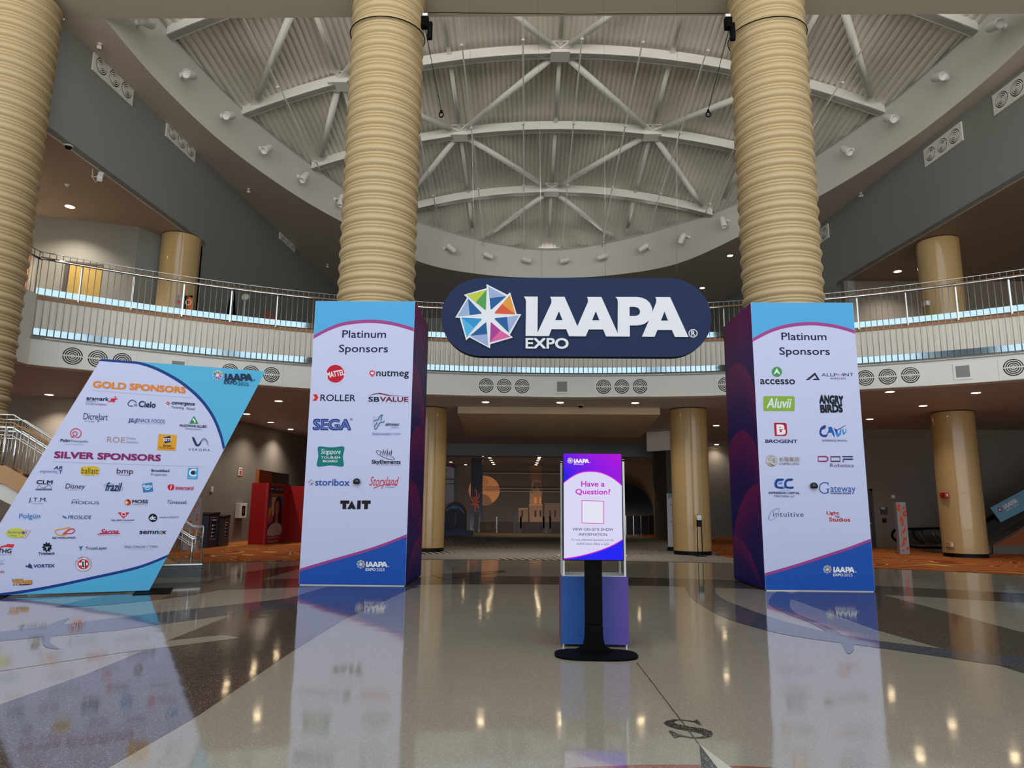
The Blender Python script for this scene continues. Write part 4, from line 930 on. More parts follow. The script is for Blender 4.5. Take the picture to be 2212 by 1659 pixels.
# ------------------------------------------------------------------ digital sign on its stand
YK = 8.16
ks = [aty(*p, YK) for p in ((1180+218/5.927, 960+98/5.927), (1180+980/5.927, 960+116/5.927), (1180+988/5.927, 960+1502/5.927), (1180+203/5.927, 960+1478/5.927))]
kx0, kx1 = (ks[0][0]+ks[3][0])/2, (ks[1][0]+ks[2][0])/2; kz1, kz0 = (ks[0][2]+ks[1][2])/2, (ks[2][2]+ks[3][2])/2; kc = (kx0+kx1)/2
kiosk = empty('digital_sign', (kc, YK+.05, 0), 'upright black digital screen on a pedestal reading Have a Question', 'digital sign')
mb = MB(); mb.box((kx0, YK, kz0), (kx1, YK+.07, kz1), bevel=.006); mb.build('bezel', BLACK, kiosk)
shK = Sheet((kc, YK-.0015, (kz0+kz1)/2), (1, 0, 0), (0, 0, 1)); hw_, hh_ = (kx1-kx0)/2-.012, (kz1-kz0)/2-.012
def screen_grad():
    m = bpy.data.materials.new('screen_violet'); m.use_nodes = True; N, L, b = nodes(m)
    b.inputs['Base Color'].default_value = (0, 0, 0, 1); b.inputs['Specular IOR Level'].default_value = .1
    co = N.new('ShaderNodeTexCoord'); sep = N.new('ShaderNodeSeparateXYZ'); L.new(co.outputs['Generated'], sep.inputs[0])
    mp = N.new('ShaderNodeMath'); mp.operation = 'ADD'; mp.operation = 'MULTIPLY_ADD'; L.new(sep.outputs[2], mp.inputs[0]); mp.inputs[1].default_value = 1.6; ms = N.new('ShaderNodeMath'); ms.operation = 'MULTIPLY_ADD'; L.new(sep.outputs[0], ms.inputs[0]); ms.inputs[1].default_value = .75; ms.inputs[2].default_value = -1.25; L.new(ms.outputs[0], mp.inputs[2])
    r = N.new('ShaderNodeValToRGB'); r.color_ramp.elements[0].position = .05; r.color_ramp.elements[0].color = lin((34, 22, 250))+(1,); r.color_ramp.elements[1].position = 1.; r.color_ramp.elements[1].color = lin((186, 0, 232))+(1,)
    L.new(mp.outputs[0], r.inputs[0]); L.new(r.outputs[0], b.inputs['Emission Color']); b.inputs['Emission Strength'].default_value = SCREEN; return m
SCREEN = .92
VIO = screen_grad()
I = Ink(shK, (1180, 960, 5.927), base=.0, emit=SCREEN)
I.add([(-hw_, -hh_), (hw_, -hh_), (hw_, hh_), (-hw_, hh_)], [(0, 1, 2, 3)], (224, 222, 252))
def kclip(P): P = [(min(max(u, -hw_), hw_), v) for u, v in P]; P[0] = (-hw_, P[0][1]); P[-1] = (hw_, P[-1][1]); return P
A_ = kclip([I.q(p) for p in smooth_loop([(222, 485), (330, 405), (450, 352), (590, 340), (720, 362), (860, 430), (970, 520)], 6, False)]); n = len(A_)
ad = lambda P, Q, c: I.add(P+Q, [(k, k+1, n+k+1, n+k) for k in range(n-1)], c)
ad([(u, hh_) for u, v in A_], A_, VIO)
B_ = kclip([I.q(p) for p in smooth_loop([(222, 485), (330, 405), (450, 300), (650, 225), (800, 235), (900, 275), (970, 330)], 6, False)])
ad(B_, [(a[0], max(min(b[1]-.014, a[1]), a[1]-.2) if False else b[1]-.006) for a, b in zip(B_, B_)], (122, 10, 240))
ad(A_, [(u, v-.012) for u, v in A_], (228, 20, 210))
C_ = kclip([I.q(p) for p in smooth_loop([(215, 1458), (400, 1430), (600, 1380), (760, 1325), (880, 1270), (978, 1212)], 6, False)]); n = len(C_)
ad(C_, [(u, v-.012) for u, v in C_], (228, 20, 210)); ad([(u, v-.012) for u, v in C_], [(u, -hh_) for u, v in C_], (20, 24, 252))
scr = I.done('screen', kiosk)
I = Ink(shK, (1180, 960, 5.927), base=.004, emit=SCREEN)
lockup(I, (306, 208, 40), (350, 186, 548, 240), (352, 245, 414, 262), (420, 247, 474, 264), WH); I.done('screen_mark', scr)
def kt(fn, nm='screen_text'): I = Ink(shK, (1180, 960, 5.927), base=.004, emit=SCREEN); fn(I); I.done(nm, scr)
kt(lambda I: I.tc('Have a', 597, 506, 302, 70, (196, 40, 204), off=.02)); kt(lambda I: I.tc('Question?', 597, 612, 446, 82, (206, 36, 200), off=.02))
kt(lambda I: I.l([(456, 719), (737, 726), (737, 1014), (456, 1006)], 11, (214, 60, 200), closed=True), 'pink_frame'); kt(lambda I: I.p([(462, 725), (731, 731), (731, 1008), (462, 1001)], (236, 236, 252)), 'white_square')
kt(lambda I: I.tc('VIEW ON-SITE SHOW', 597, 1088, 525, 38, (56, 54, 96), off=.004)); kt(lambda I: I.tc('INFORMATION', 597, 1153, 360, 36, (56, 54, 96), off=.004))
kt(lambda I: I.tc('For any additional questions visit the', 595, 1225, 540, 34, (76, 72, 124))); kt(lambda I: I.tc('IAAPA Show Office in S221', 597, 1274, 412, 28, (76, 72, 124)))
# pedestal: flat post flaring into a rounded foot
pw = .098
mb = MB(); mb.box((kc-pw, YK+.02, .3), (kc+pw, YK+.08, kz0+.1), bevel=.008)
prof = [(-.12, .0), (-.115, .06), (-.102, .12), (-pw, .2)]
mb.prism([(kc-.24, YK+.02, .02), (kc-.17, YK+.02, .05), (kc-.12, YK+.02, .09), (kc-.104, YK+.02, .16), (kc-pw, YK+.02, .3), (kc+pw, YK+.02, .3), (kc+.104, YK+.02, .16), (kc+.12, YK+.02, .09), (kc+.17, YK+.02, .05), (kc+.24, YK+.02, .02)], (0, .06, 0))
mb.build('post', MATTE, kiosk)
k0, k1, kf, kb_ = atz(1197, 1411, 0), atz(1376, 1416, 0), atz(1290, 1429, 0), atz(1286, 1399, 0)
kcx, kcy = (k0[0]+k1[0])/2, (kf[1]+YK+.18)/2; ra, rb = (k1[0]-k0[0])/2, (YK+.18-kf[1])/2
lp = []
for k in range(40):
    a = 2*PI*k/40; c_, s_ = math.cos(a), math.sin(a); lp.append((kcx+ra*math.copysign(abs(c_)**.72, c_), kcy+rb*math.copysign(abs(s_)**.72, s_)))
mb = MB(); mb.prism([(x, y, 0) for x, y in lp], (0, 0, .022)); mb.build('base_plate', MATTE, kiosk)

# ------------------------------------------------------------------ display counter behind the screen
q0, q1 = atz(1213, 1396, 0), atz(1360, 1402, 0); yq = 8.52; x0, x1 = aty(1212, 1300, yq)[0], aty(1358, 1300, yq)[0]
sc_ = empty('display_counter', ((x0+x1)/2, yq+.25, 0), 'display case with blue violet front panel and white metal posts standing behind the screen', 'display case')
def blueviolet():
    m = mat('counter_print', (48, 84, 170), .5, spec=.25); N, L, b = nodes(m)
    co = N.new('ShaderNodeTexCoord'); sep = N.new('ShaderNodeSeparateXYZ'); L.new(co.outputs['Generated'], sep.inputs[0])
    r = N.new('ShaderNodeValToRGB'); r.color_ramp.elements[0].position = .3; r.color_ramp.elements[0].color = lin((34, 78, 146))+(1,); r.color_ramp.elements[1].color = lin((88, 68, 144))+(1,)
    L.new(sep.outputs[0], r.inputs[0]); L.new(r.outputs[0], b.inputs['Base Color']); return m
mb = MB(); mb.box((x0, yq, .03), (x1, yq+.012, .795)); mb.build('front_panel', blueviolet(), sc_)
mb = MB(); mb.box((x0, yq+.012, .03), (x1, yq+.5, .78)); mb.build('cabinet', mat('cabinet_print', (110, 50, 90), .5), sc_)
mb = MB(); mb.box((x0+.02, yq+.02, .78), (x1-.02, yq+.5, .8)); mb.build('shelf_board', ALU, sc_)
for x in (x0+.02, x1-.045):
    for y in (yq+.015, yq+.47):
        mb = MB(); mb.box((x, y, .8), (x+.025, y+.025, 2.17)); mb.build('post', ALU, sc_)
mb = MB()
for y in (yq+.015, yq+.47): mb.box((x0+.02, y, 2.15), (x1-.02, y+.025, 2.175))
mb.build('top_rail', ALU, sc_)
GL = mat('clear_glass', (235, 242, 242), .02); b = nodes(GL)[2]; b.inputs['Transmission Weight'].default_value = 1.; b.inputs['IOR'].default_value = 1.05
for x in (x0+.028, x1-.036):
    mb = MB(); mb.box((x, yq+.04, .8), (x+.004, yq+.47, 2.15)); mb.build('side_glass', GL, sc_)
for x in (x0-.012, x1+.012):
    mb = MB(); mb.lathe([(0, -.012), (.012, -.008), (.014, 0), (.012, .008), (0, .012)], 10, (x, yq+.25, 1.02)); mb.build('lock_knob', ALU, sc_)
for x in (x0+.03, x1-.03):
    mb = MB(); mb.lathe([(.014, 0), (.014, .03)], 12, (x, yq+.03, 0)); mb.build('foot', STEEL, sc_)
# ------------------------------------------------------------------ helper: oriented frame (x along, y out of the wall towards viewer is -n)
def frameM(o, ex, ez):
    ex = V3(ex).normalized(); ez = V3(ez).normalized(); ey = ez.cross(ex).normalized()
    M = Matrix((ex, ey, ez)).transposed().to_4x4(); M.translation = V3(o); return M
SLOT = mat('dark_vent_slot', (24, 24, 25), .7)
VENTW = mat('vent_paint', (226, 225, 220), .5, k=.95)
def vent_proto(w, h, r, pitch, label):
    """plate with three round ring diffusers; local x along, z up, faces -y"""
    t = empty('round_diffuser_vent', (0, 0, 0), label, 'vent', 'three-ring air vents')
    mb = MB(); mb.box((-w/2, -.03, -h/2), (w/2, .02, h/2), bevel=.006); mb.build('plate', VENTW, t, local=True)
    for k in (-1, 0, 1):
        R = Matrix.Translation((k*pitch, -.031, 0))@Matrix.Rotation(PI/2, 4, 'X')
        mb = MB(); mb.use(SLOT); mb.lathe([(0, 0), (r, 0)], 36, M=R)
        mb.use(VENTW)
        for a in (.88, .66, .44, .24): mb.lathe([(r*a, .0), (r*a, .012), (r*(a-.11), .014), (r*(a-.11), 0.)], 36, M=R)
        mb.lathe([(0, .02), (r*.1, .02), (r*.1, 0)], 20, M=R)
        mb.box((k*pitch-r, -.056, -.018), (k*pitch+r, -.045, .018)); mb.build('ring_diffuser', None, t, local=True)
    return t
vp = [None]
def place_vent(M, label, s=1.):
    t = vp[0]
    if t is None: t = vp[0] = vent_proto(1.86, .66, .235, .585, label)
    else: t = copy_tree(t)
    t['label'] = label; t.matrix_world = M@Matrix.Scale(s, 4); return t
def ringM(a, z, R=RB): return frameM(ringp(R, a, z), (math.cos(a), -math.sin(a), 0), (0, 0, 1))
def ang_at(px, py): p = cyl(px, py, RB); return math.atan2(p[0], p[1]), p[2]
for px, py, lab in ((211, 776, 'three-ring air vent on the balcony edge behind the left top corner of the banner'),
                    (542, 803, 'three-ring air vent on the balcony edge at the pointed tip of the leaning banner'),
                    (1089, 830, 'three-ring air vent on the balcony edge under the pinwheel end of the sign'),
                    (1343, 831, 'three-ring air vent on the balcony edge under the last letters of the sign'),
                    (1610, 828, 'three-ring air vent on the balcony edge mostly hidden by the purple box side'),
                    (1917, 813, 'three-ring air vent on the balcony edge beside the box with the green logo'),
                    (2247, 790, 'three-ring air vent on the balcony edge cut by the right picture border')):
    a, z = ang_at(px, py); place_vent(ringM(a, 5.46), lab)
# square speaker grilles between them
for i, (px, py, lab) in enumerate(((385, 787, 'square grey grille on the balcony edge above the leaning banner'), (1214, 831, 'square grey grille on the balcony edge midway between vents under the sign'), (2080, 806, 'square grey grille on the balcony edge at the right, above the orange carpet'))):
    a, z = ang_at(px, py); t = empty('square_grille', (0, 0, 0), lab, 'grille', 'square grilles on the balcony edge')
    mb = MB(); mb.box((-.23, -.025, -.23), (.23, .02, .23), bevel=.006); mb.build('grille_frame', VENTW, t, local=True)
    mb = MB(); mb.box((-.165, -.03, -.165), (.165, -.02, .165)); mb.build('mesh_face', mat('grey_mesh', (150, 150, 148), .6, k=.7), t, local=True)
    t.matrix_world = ringM(a, 5.46)
# vents on the hung walls
def wallM(fx, px, py, right):
    y0, y1 = 10., 40.; P = np.array([fx(y0), y0, 0.]); Q = np.array([fx(y1), y1, 0.]); d = (Q-P)/np.linalg.norm(Q-P); n = np.array([d[1], -d[0], 0])
    p = onplane(px, py, P, n); ex = d if not right else -d
    nn = np.cross([0, 0, 1.], ex); return frameM(p-nn*.02, ex, (0, 0, 1)), p
for fx, px, py, r, lab in ((LX, 244, 170, 0, 'three-ring vent high on the left grey wall, nearest of its row'), (LX, 390, 305, 0, 'three-ring vent on the left grey wall, second from the beam'),
                           (LX, 620, 517, 0, 'three-ring vent on the left grey wall above the far balcony'), (LX, 717, 594, 0, 'small far three-ring vent on the left grey wall beside the ribbed column'),
                           (RXW, 2038, 314, 1, 'three-ring vent on the right grey wall above the far cream column'), (RXW, 2200, 190, 1, 'three-ring vent on the right grey wall cut by the border'), (RXW, 1768, 515, 1, 'three-ring vent on the right grey wall peeking out behind the ribbed column')):
    M_, p = wallM(fx, px, py, r); place_vent(M_, lab)

# ------------------------------------------------------------------ track spots on the fascia ring
SPOTP = mat('spot_paint', (242, 242, 238), .4, k=1.)
def spot_proto(label):
    t = empty('wall_spotlight', (0, 0, 0), label, 'spotlight', 'spotlights on the fascia ring')
    mb = MB(); mb.lathe([(.07, 0), (.07, .03), (.03, .035), (.03, .26), (0, .26)], 14); mb.build('arm', SPOTP, t, local=True)   # local +z = out of the wall
    mb = MB(); M = Matrix.Translation((0, 0, .3))@Matrix.Rotation(PI/2, 4, 'Y'); mb.lathe([(0, -.1), (.07, -.08), (.105, -.02), (.11, .3), (.095, .32), (.085, .26), (0, .25)], 18, M=M)
    mb.box((-.06, -.03, .2), (.06, .03, .3)); mb.build('head', SPOTP, t, local=True, smooth=35); return t
fas = []
mid = [((np.array(a)+np.array(b))/2) for a, b in zip(low, upp)]
for i in range(len(low)-1):
    for t_ in np.linspace(0, 1, 8, endpoint=False):
        for h in np.linspace(.15, .85, 15):
            p = (np.array(low[i])*(1-t_)+np.array(low[i+1])*t_)*(1-h)+(np.array(upp[i])*(1-t_)+np.array(upp[i+1])*t_)*h
            d = np.array(low[i+1])-np.array(low[i]); fas.append((np.array([p[0], p[1], ZS+(ZR-ZS)*h]), d/np.linalg.norm(d)))
fpx = np.array([proj(p) for p, d in fas])
sp0 = None; UPL = 60
SPX = [(297, 52), (391, 163), (481, 251), (563, 320), (643, 382), (722, 430), (960, 536), (1045, 556), (1131, 566), (1225, 566), (1312, 559), (1404, 538), (1489, 511), (1574, 477), (1842, 325), (1940, 258), (2048, 170), (2170, 60)]
WHERE = ['first spotlight on the fascia ring from the beam at left', 'second spotlight down the left arm of the fascia ring', 'third spotlight down the left arm of the fascia ring, by an arch foot', 'fourth spotlight down the left arm of the fascia ring',
         'fifth spotlight down the left arm of the fascia ring', 'spotlight on the ring half hidden at the left ribbed column', 'spotlight on the ring just right of the left ribbed column', 'second spotlight on the ring from the left ribbed column', 'ring spotlight left of the middle, above the sign letters',
         'ring spotlight right of the middle, above the sign letters', 'third ring spotlight left of the right ribbed column, counting from the middle', 'ring spotlight above the end of the sign', 'second ring spotlight before the right ribbed column', 'ring spotlight next to the right ribbed column on its left',
         'ring spotlight just right of the right ribbed column', 'second spotlight up the right arm of the fascia ring', 'third spotlight up the right arm of the fascia ring', 'last spotlight up the right arm of the fascia ring by the beam']
for (px, py), lab in zip(SPX, WHERE):
    k = int(np.argmin(((fpx-np.array([px, py]))**2).sum(1))); p, d = fas[k]
    n = np.array([d[1], -d[0], 0.])
    if n@(np.array([0, 24, 0.])-np.array([p[0], p[1], 0])) < 0: n = -n
    sx = -1 if p[0] > 0 else 1
    hd = np.array([sx*.95, -.5, -.22]); hd -= n*(hd@n)*.6; z = V3(n).normalized(); xa = (V3(hd)-z*V3(hd).dot(z)*.5).normalized()
    xa = (xa-z*xa.dot(z)).normalized(); ya = z.cross(xa)
    M = Matrix((xa, ya, z)).transposed().to_4x4(); M.translation = V3(p-n*.01)
    if sp0 is None: t = sp0 = spot_proto(lab)
    else: t = copy_tree(sp0)
    t['label'] = lab; t.matrix_world = M@Matrix.Scale(1.35, 4)
    L = bpy.data.lights.new('spot_beam', 'SPOT'); L.energy = UPL; L.color = (1, .95, .86); L.spot_size = 1.5; L.spot_blend = 1.; L.shadow_soft_size = .3
    o = bpy.data.objects.new('spot_beam', L); COL.objects.link(o); o.location = V3(p+n*.55+np.array([0, 0, .1])); o.rotation_euler = (V3([-p[0]*.15, 25-(p[1]-25)*.1, 18.2])-o.location).to_track_quat('-Z', 'Y').to_euler()

# ------------------------------------------------------------------ recessed downlights
def downlight(px, py, z, lab, r=.1, power=0., warm=True, zz=None):
    p = atz(px, py, z); t = empty('recessed_downlight', (p[0], p[1], z), lab, 'downlight', 'recessed downlights')
    mb = MB(); mb.lathe([(r*1.25, -.012), (r*1.28, -.004), (r*1.28, .0)], 20, (p[0], p[1], z)); mb.lathe([(r*1.25, -.012), (r, -.012), (r, -.004)], 20, (p[0], p[1], z)); mb.build('trim_ring', WHITE, t)
    mb = MB(); mb.lathe([(0, -.014), (r, -.014)], 20, (p[0], p[1], z)); mb.build('lens', LAMP if warm else LAMPW, t)
    if power:
        L = bpy.data.lights.new('downlight_beam', 'SPOT'); L.energy = power*2.2; L.color = (1, .9, .77); L.spot_size = 2.2; L.spot_blend = .9; L.shadow_soft_size = .08
        o = bpy.data.objects.new('downlight_beam', L); COL.objects.link(o); o.parent = t; o.location = (0, 0, -.03)
    return t
ZB = 5.13
for px, py, z, lab, pw_ in ((106, 852, ZB, 'downlight under the balcony above the stair railing', 250), (602, 866, ZB, 'downlight under the balcony nearest the box with the red starburst logo', 150), (533, 894, ZB, 'downlight touching the slanted edge of the leaning banner', 150),
        (585, 912, ZB, 'downlight above the red booth, nearer the leaning banner', 250), (628, 927, ZB, 'downlight above the red booth, nearer the sponsor box', 250), (1049, 868, ZB, 'left downlight over the beige bulkhead', 130), (1210, 869, ZB, 'middle downlight over the beige bulkhead', 130), (1372, 870, ZB, 'right downlight over the beige bulkhead', 130),
        (1547, 919, ZB, 'downlight right of the column behind the sanitizer stand, upper one', 70), (1548, 960, ZB, 'downlight right of the column behind the sanitizer stand, lower one', 70), (1922, 846, ZB, 'downlight by the round vents right of the sponsor box', 80), (2108, 848, ZB, 'downlight under the square grille at right', 80), (1994, 876, ZB, 'downlight over the orange dotted totem', 120), (1879, 905, ZB, 'downlight closest to the edge of the box with the green logo', 150),
        (151, 446, 11., 'bright downlight in the brown ceiling at upper left', 500), (1939, 586, 11., 'downlight in the brown ceiling left of the upper right column', 300), (1577, 552, ZS, 'downlight in the dark soffit just left of the right ribbed column', 0), (1517, 622, ZS, 'downlight in the dark soffit touching the sign end', 0)):
    downlight(px, py, z, lab, .13 if z > 6 else .12, pw_)
for i, (px, py) in enumerate(((974, 998), (1006, 1004), (1043, 985), (1058, 989), (1061, 994), (1064, 999), (1067, 1003), (1165, 988), (1164, 991), (1162, 995), (1160, 1000), (1158, 1004), (1374, 986), (1388, 992), (1376, 997))):
    grp = 'by the tall info banner' if i < 2 else ('in the row over the moon mural' if i < 7 else ('in the row over the painted tower' if i < 12 else 'in the group right of the screen'))
    t = downlight(px, py, 4.74, 'tiny downlight in the dark concourse ceiling, one %s' % grp, .1); t['group'] = 'concourse downlights '+grp
for x, y in ((-3, 41.2), (0, 41.2), (4.5, 41.2), (-3, 47), (3, 47), (-1, 50)):
    L = bpy.data.lights.new('concourse_lamp', 'SPOT'); L.energy = 160; L.color = (1, .72, .42); L.spot_size = 1.8; L.spot_blend = .8; L.shadow_soft_size = .1
    o = bpy.data.objects.new('concourse_lamp', L); COL.objects.link(o); o.location = (x, y, 4.7)

# ------------------------------------------------------------------ balcony railing
rail = empty('balcony_railing', (0, RB, 7.), 'long curved steel balcony railing with thin vertical rods and bright handrail', 'railing')
mb = MB(); mb.tube([ringp(RB-.06, a, 8.16) for a in angs], .014, 8, caps=True); mb.build('top_rail', STEEL, rail)
mb = MB(); mb.tube([ringp(RB-.03, a, 8.03) for a in angs], .012, 8); mb.build('mid_rail', WOOD, rail)
mb = MB(); mb.tube([ringp(RB-.1, a, 7.97) for a in angs], .033, 10); mb.build('handrail', MIRROR, rail)
mb = MB(); mb.tube([ringp(RB-.06, a, 5.84) for a in angs], .012, 6); mb.build('bottom_rail', STEEL, rail)
mb = MB(); mb.strip([ringp(RB-.02, a, 7.01) for a in angs], [ringp(RB+.0, a, 7.19) for a in angs]); mb.strip([ringp(RB+.02, a, 7.01) for a in angs], [ringp(RB+.02, a, 7.19) for a in angs]); mb.build('kick_plate', BAND, rail, recalc=False)
pa = [ang_at(px, py)[0] for px, py in ((174, 610), (287, 625), (396, 640), (499, 655), (598, 665), (694, 680))]
stp = (pa[-1]-pa[0])/5
pr = [ang_at(px, py)[0] for px, py in ((1564, 690), (1853, 675), (1958, 665), (2067, 655), (2183, 645))]
posts = [pa[0]-stp, *pa, pa[-1]+stp, pa[-1]+2*stp, 0-.02, *pr, pr[-1]+(pr[-1]-pr[-2])]
for a in posts:
    mb = MB(); M = ringM(a, 0, RB-.02); mb.box((-.02, -.012, 6.95), (.02, .012, 7.95), M); mb.box((-.012, -.03, 6.95), (.012, .05, 7.95), M); mb.build('post', STEEL, rail)
n = 202; A0, A1 = -TH+.002, TH+.038; al = [A0+(A1-A0)*k/(n-1) for k in range(n)]
def vis(a):
    x = proj(ringp(RB-.06, a, 6.5))[0]; return 45 < x < 2212 and not (640 < x < 928 or 960 < x < 1530 or 1562 < x < 1862)
order = sorted(range(n), key=lambda k: (not vis(al[k]), -abs(al[k])))
first = set(order[:100]); b0 = None; rest = MB()
for k in range(n):
    p = ringp(RB-.06, al[k], 0)
    if k in first:
        if b0 is None:
            mb = MB(); mb.tube([(0, 0, 5.84), (0, 0, 8.16)], .0085, 6); b0 = mb.build('baluster', ROD, None); o = b0
        else:
            o = b0.copy(); COL.objects.link(o)
        o.parent = rail; o.location = V3(p)-rail.location
    else: rest.tube([(p[0], p[1], 5.84), (p[0], p[1], 8.16)], .0085, 6)
o = rest.build('balusters', ROD, rail); o['kind'] = 'stuff'
# railing going on along the white end
r2 = empty('side_railing', (pE[0], pE[1], 7.), 'short steel railing on the white balcony end next to the cut ribbed column', 'railing')
for z, r, m, nm in ((8.16, .014, STEEL, 'top_rail'), (7.97, .033, MIRROR, 'handrail')):
    mb = MB(); mb.tube([(pE[0], pE[1], z), (E2[0], E2[1], z)], r, 8); mb.build(nm, m, r2)
for t_ in (.12, .5, .95):
    q = pE[:2]*(1-t_)+E2*t_; mb = MB(); mb.box((q[0]-.02, q[1]-.02, 7.02), (q[0]+.02, q[1]+.02, 7.95)); mb.build('post', STEEL, r2)
for t_ in np.linspace(.08, .95, 6):
    q = pE[:2]*(1-t_)+E2*t_; mb = MB(); mb.tube([(q[0], q[1], 7.02), (q[0], q[1], 8.16)], .0085, 6); mb.build('baluster', STEEL, r2)

# ------------------------------------------------------------------ smooth round columns
def round_column(pl, pr_, z0, z1, lab, base=True, yy=None):
    """left and right silhouette pixels at the foot"""
    if yy is None: a, b = atz(*pl, z0), atz(*pr_, z0); y = (a[1]+b[1])/2
    else: y = yy; a, b = aty(*pl, y), aty(*pr_, y)
    r = (b[0]-a[0])/2; cx_ = (a[0]+b[0])/2
    t = empty('round_column', (cx_, y+r*.4, z0), lab, 'column', 'smooth round columns'); t['kind'] = 'thing'
    c = (cx_, y+r*.4, 0)
    mb = MB(); mb.lathe([(r, z0+(.14 if base else 0)), (r, z1-.03)], 56, c); mb.build('shaft', SMOOTHCOL, t)
    mb = MB(); mb.lathe([(r-.015, z1-.035), (r-.015, z1)], 40, c); mb.build('shadow_gap', SLOT, t)
    if base: mb = MB(); mb.lathe([(r-.01, z0), (r-.01, z0+.15)], 40, c); mb.build('black_base', BLACK, t)
    a_ = math.radians(-62); mb = MB(); mb.box((c[0]+r*math.cos(a_)-.004, c[1]+r*math.sin(a_)-.004, z0+.15), (c[0]+r*math.cos(a_)+.004, c[1]+r*math.sin(a_)+.004, z1-.04)); mb.build('seam', mat('seam_line', (120, 96, 62), .5), t)
    return c, r, t
yc_ = 25.2
cM = round_column((1459, 1192), (1541, 1193), 0, 5.125, 'smooth tan column behind the sanitizer stand', yy=yc_-.2)
cL = round_column((880, 1185), (957, 1185), 0, 5.125, 'smooth tan column beside the left sponsor box under the balcony', yy=yc_)
cR = round_column((2053, 1200), (2141, 1200), 0, 5.125, 'smooth tan column at right with red alarm and outlet boxes', yy=25.3)
cUL = round_column((341, 560), (420, 560), 7.0, 11., 'tan column on the upper balcony at left', base=False, yy=23.3)
cUR = round_column((1996, 560), (2080, 560), 7.0, 11., 'tan column on the upper balcony at right', base=False, yy=23.6)

# ------------------------------------------------------------------ chain hoists on the beam
def cable(name, pts, r, parent, m=MATTE): mb = MB(); mb.tube(pts, r, 6); return mb.build(name, m, parent)
for sx, lab, body, hook, x_off in ((-1, 'black rigging hoist hanging beside the left ribbed column', (917, 50), (953, 248), 0), (1, 'black rigging hoist hanging beside the right ribbed column', (1572, 52), (1530, 247), 0)):
    Y = 14.55; p = aty(*body, Y); h = aty(*hook, Y); t = empty('rigging_hoist', p, lab, 'hoist', 'rigging hoists')
    mb = MB(); mb.box((p[0]-.08, Y-.07, p[2]-.14), (p[0]+.1, Y+.07, p[2]+.16), bevel=.03); mb.lathe([(0, -.08), (.07, -.06), (.075, .06), (0, .08)], 12, (p[0], Y-.03, p[2]-.06)); mb.build('motor', MATTE, t, smooth=40)
    bx = p[0]+(.13 if sx < 0 else .1); mb = MB(); mb.box((bx-.06, Y-.05, p[2]-.42), (bx+.06, Y+.05, p[2]+.02), bevel=.025); mb.build('chain_bag', MATTE, t)
    mb = MB(); mb.box((p[0]-.05, Y-.04, p[2]+.16), (p[0]+.07, Y+.04, p[2]+.24), bevel=.01); mb.build('bracket', ALU, t)
    cable('lift_cable', [(p[0]+.02, Y, p[2]-.14), (h[0], Y, h[2]+.1)], .008, t)
    mb = MB(); mb.tube([(h[0]+.05*math.cos(a), Y, h[2]+.06*math.sin(a)) for a in np.linspace(PI*.6, PI*2.4, 12)], .014, 6); mb.lathe([(0, .0), (.03, .01), (.03, .07), (0, .09)], 8, (h[0], Y, h[2]+.04)); mb.build('hook', MATTE, t)
    cx_ = sx*4.65; mb = MB(); mb.tube([(cx_+.91*math.cos(a), YC+.91*math.sin(a), p[2]+.3+.1*math.cos(a-PI/2)) for a in np.linspace(0, 2*PI, 33)[:-1]], .012, 6, closed=True); mb.build('sling', MATTE, t)
y_ = 14.6; pL, pR = aty(925, 27, y_), aty(1565, 29, y_)
mb = MB(); mb.tube([pL, (pL+pR)/2-np.array([0, 0, .03]), pR], .008, 6); o = mb.build('steel_cable', MATTE); setp(o, 'thin taut cable strung between the two rigging hoists along the beam', 'cable')

# ------------------------------------------------------------------ ceiling devices at upper left
p = atz(200, 365, 11.); t = empty('ceiling_camera', (p[0], p[1], 11.), 'white camera on a bent bracket under the brown ceiling at upper left', 'camera')
q = aty(217, 381, p[1]); mb = MB(); mb.tube([(p[0], p[1], 11), (p[0]+.03, p[1], 10.75), (q[0]-.05, p[1], q[2])], .018, 8); mb.build('bracket', WHITE, t)
mb = MB(); mb.box((-.07, -.24, -.07), (.07, .2, .07), Matrix.Translation(V3(q))@Matrix.Rotation(.5, 4, 'Z')@Matrix.Rotation(.75, 4, 'X'), bevel=.015); mb.build('housing', ALU, t)
mb = MB(); mb.tube([(q[0]-.05, p[1], q[2]-.05), (q[0]-.12, p[1], q[2]-.2), (q[0]-.18, p[1], q[2]-.1), (p[0]-.02, p[1], 10.8)], .008, 6); mb.build('wire', WHITE, t)
def small_dome(px, py, z, lab, m=BLACK, r=.09, name='dome_camera', cat='dome camera'):
    p = atz(px, py, z); t = empty(name, (p[0], p[1], z), lab, cat)
    mb = MB(); mb.lathe([(r*1.3, 0), (r*1.3, -.02), (r, -.03)], 20, (p[0], p[1], z)); mb.build('rim', WHITE, t)
    mb = MB(); mb.lathe([(r*math.cos(a), -.03-r*.8*math.sin(a)) for a in np.linspace(0, PI/2, 7)], 20, (p[0], p[1], z)); mb.build('dome', m, t)
small_dome(148, 315, 11., 'black dome camera in the brown ceiling at upper left')
small_dome(1254, 875, ZB, 'black dome camera under the balcony above the beige bulkhead')
small_dome(146, 399, 11., 'small white detector in the brown ceiling between dome camera and downlight', WHITE, .06, 'smoke_detector', 'detector')
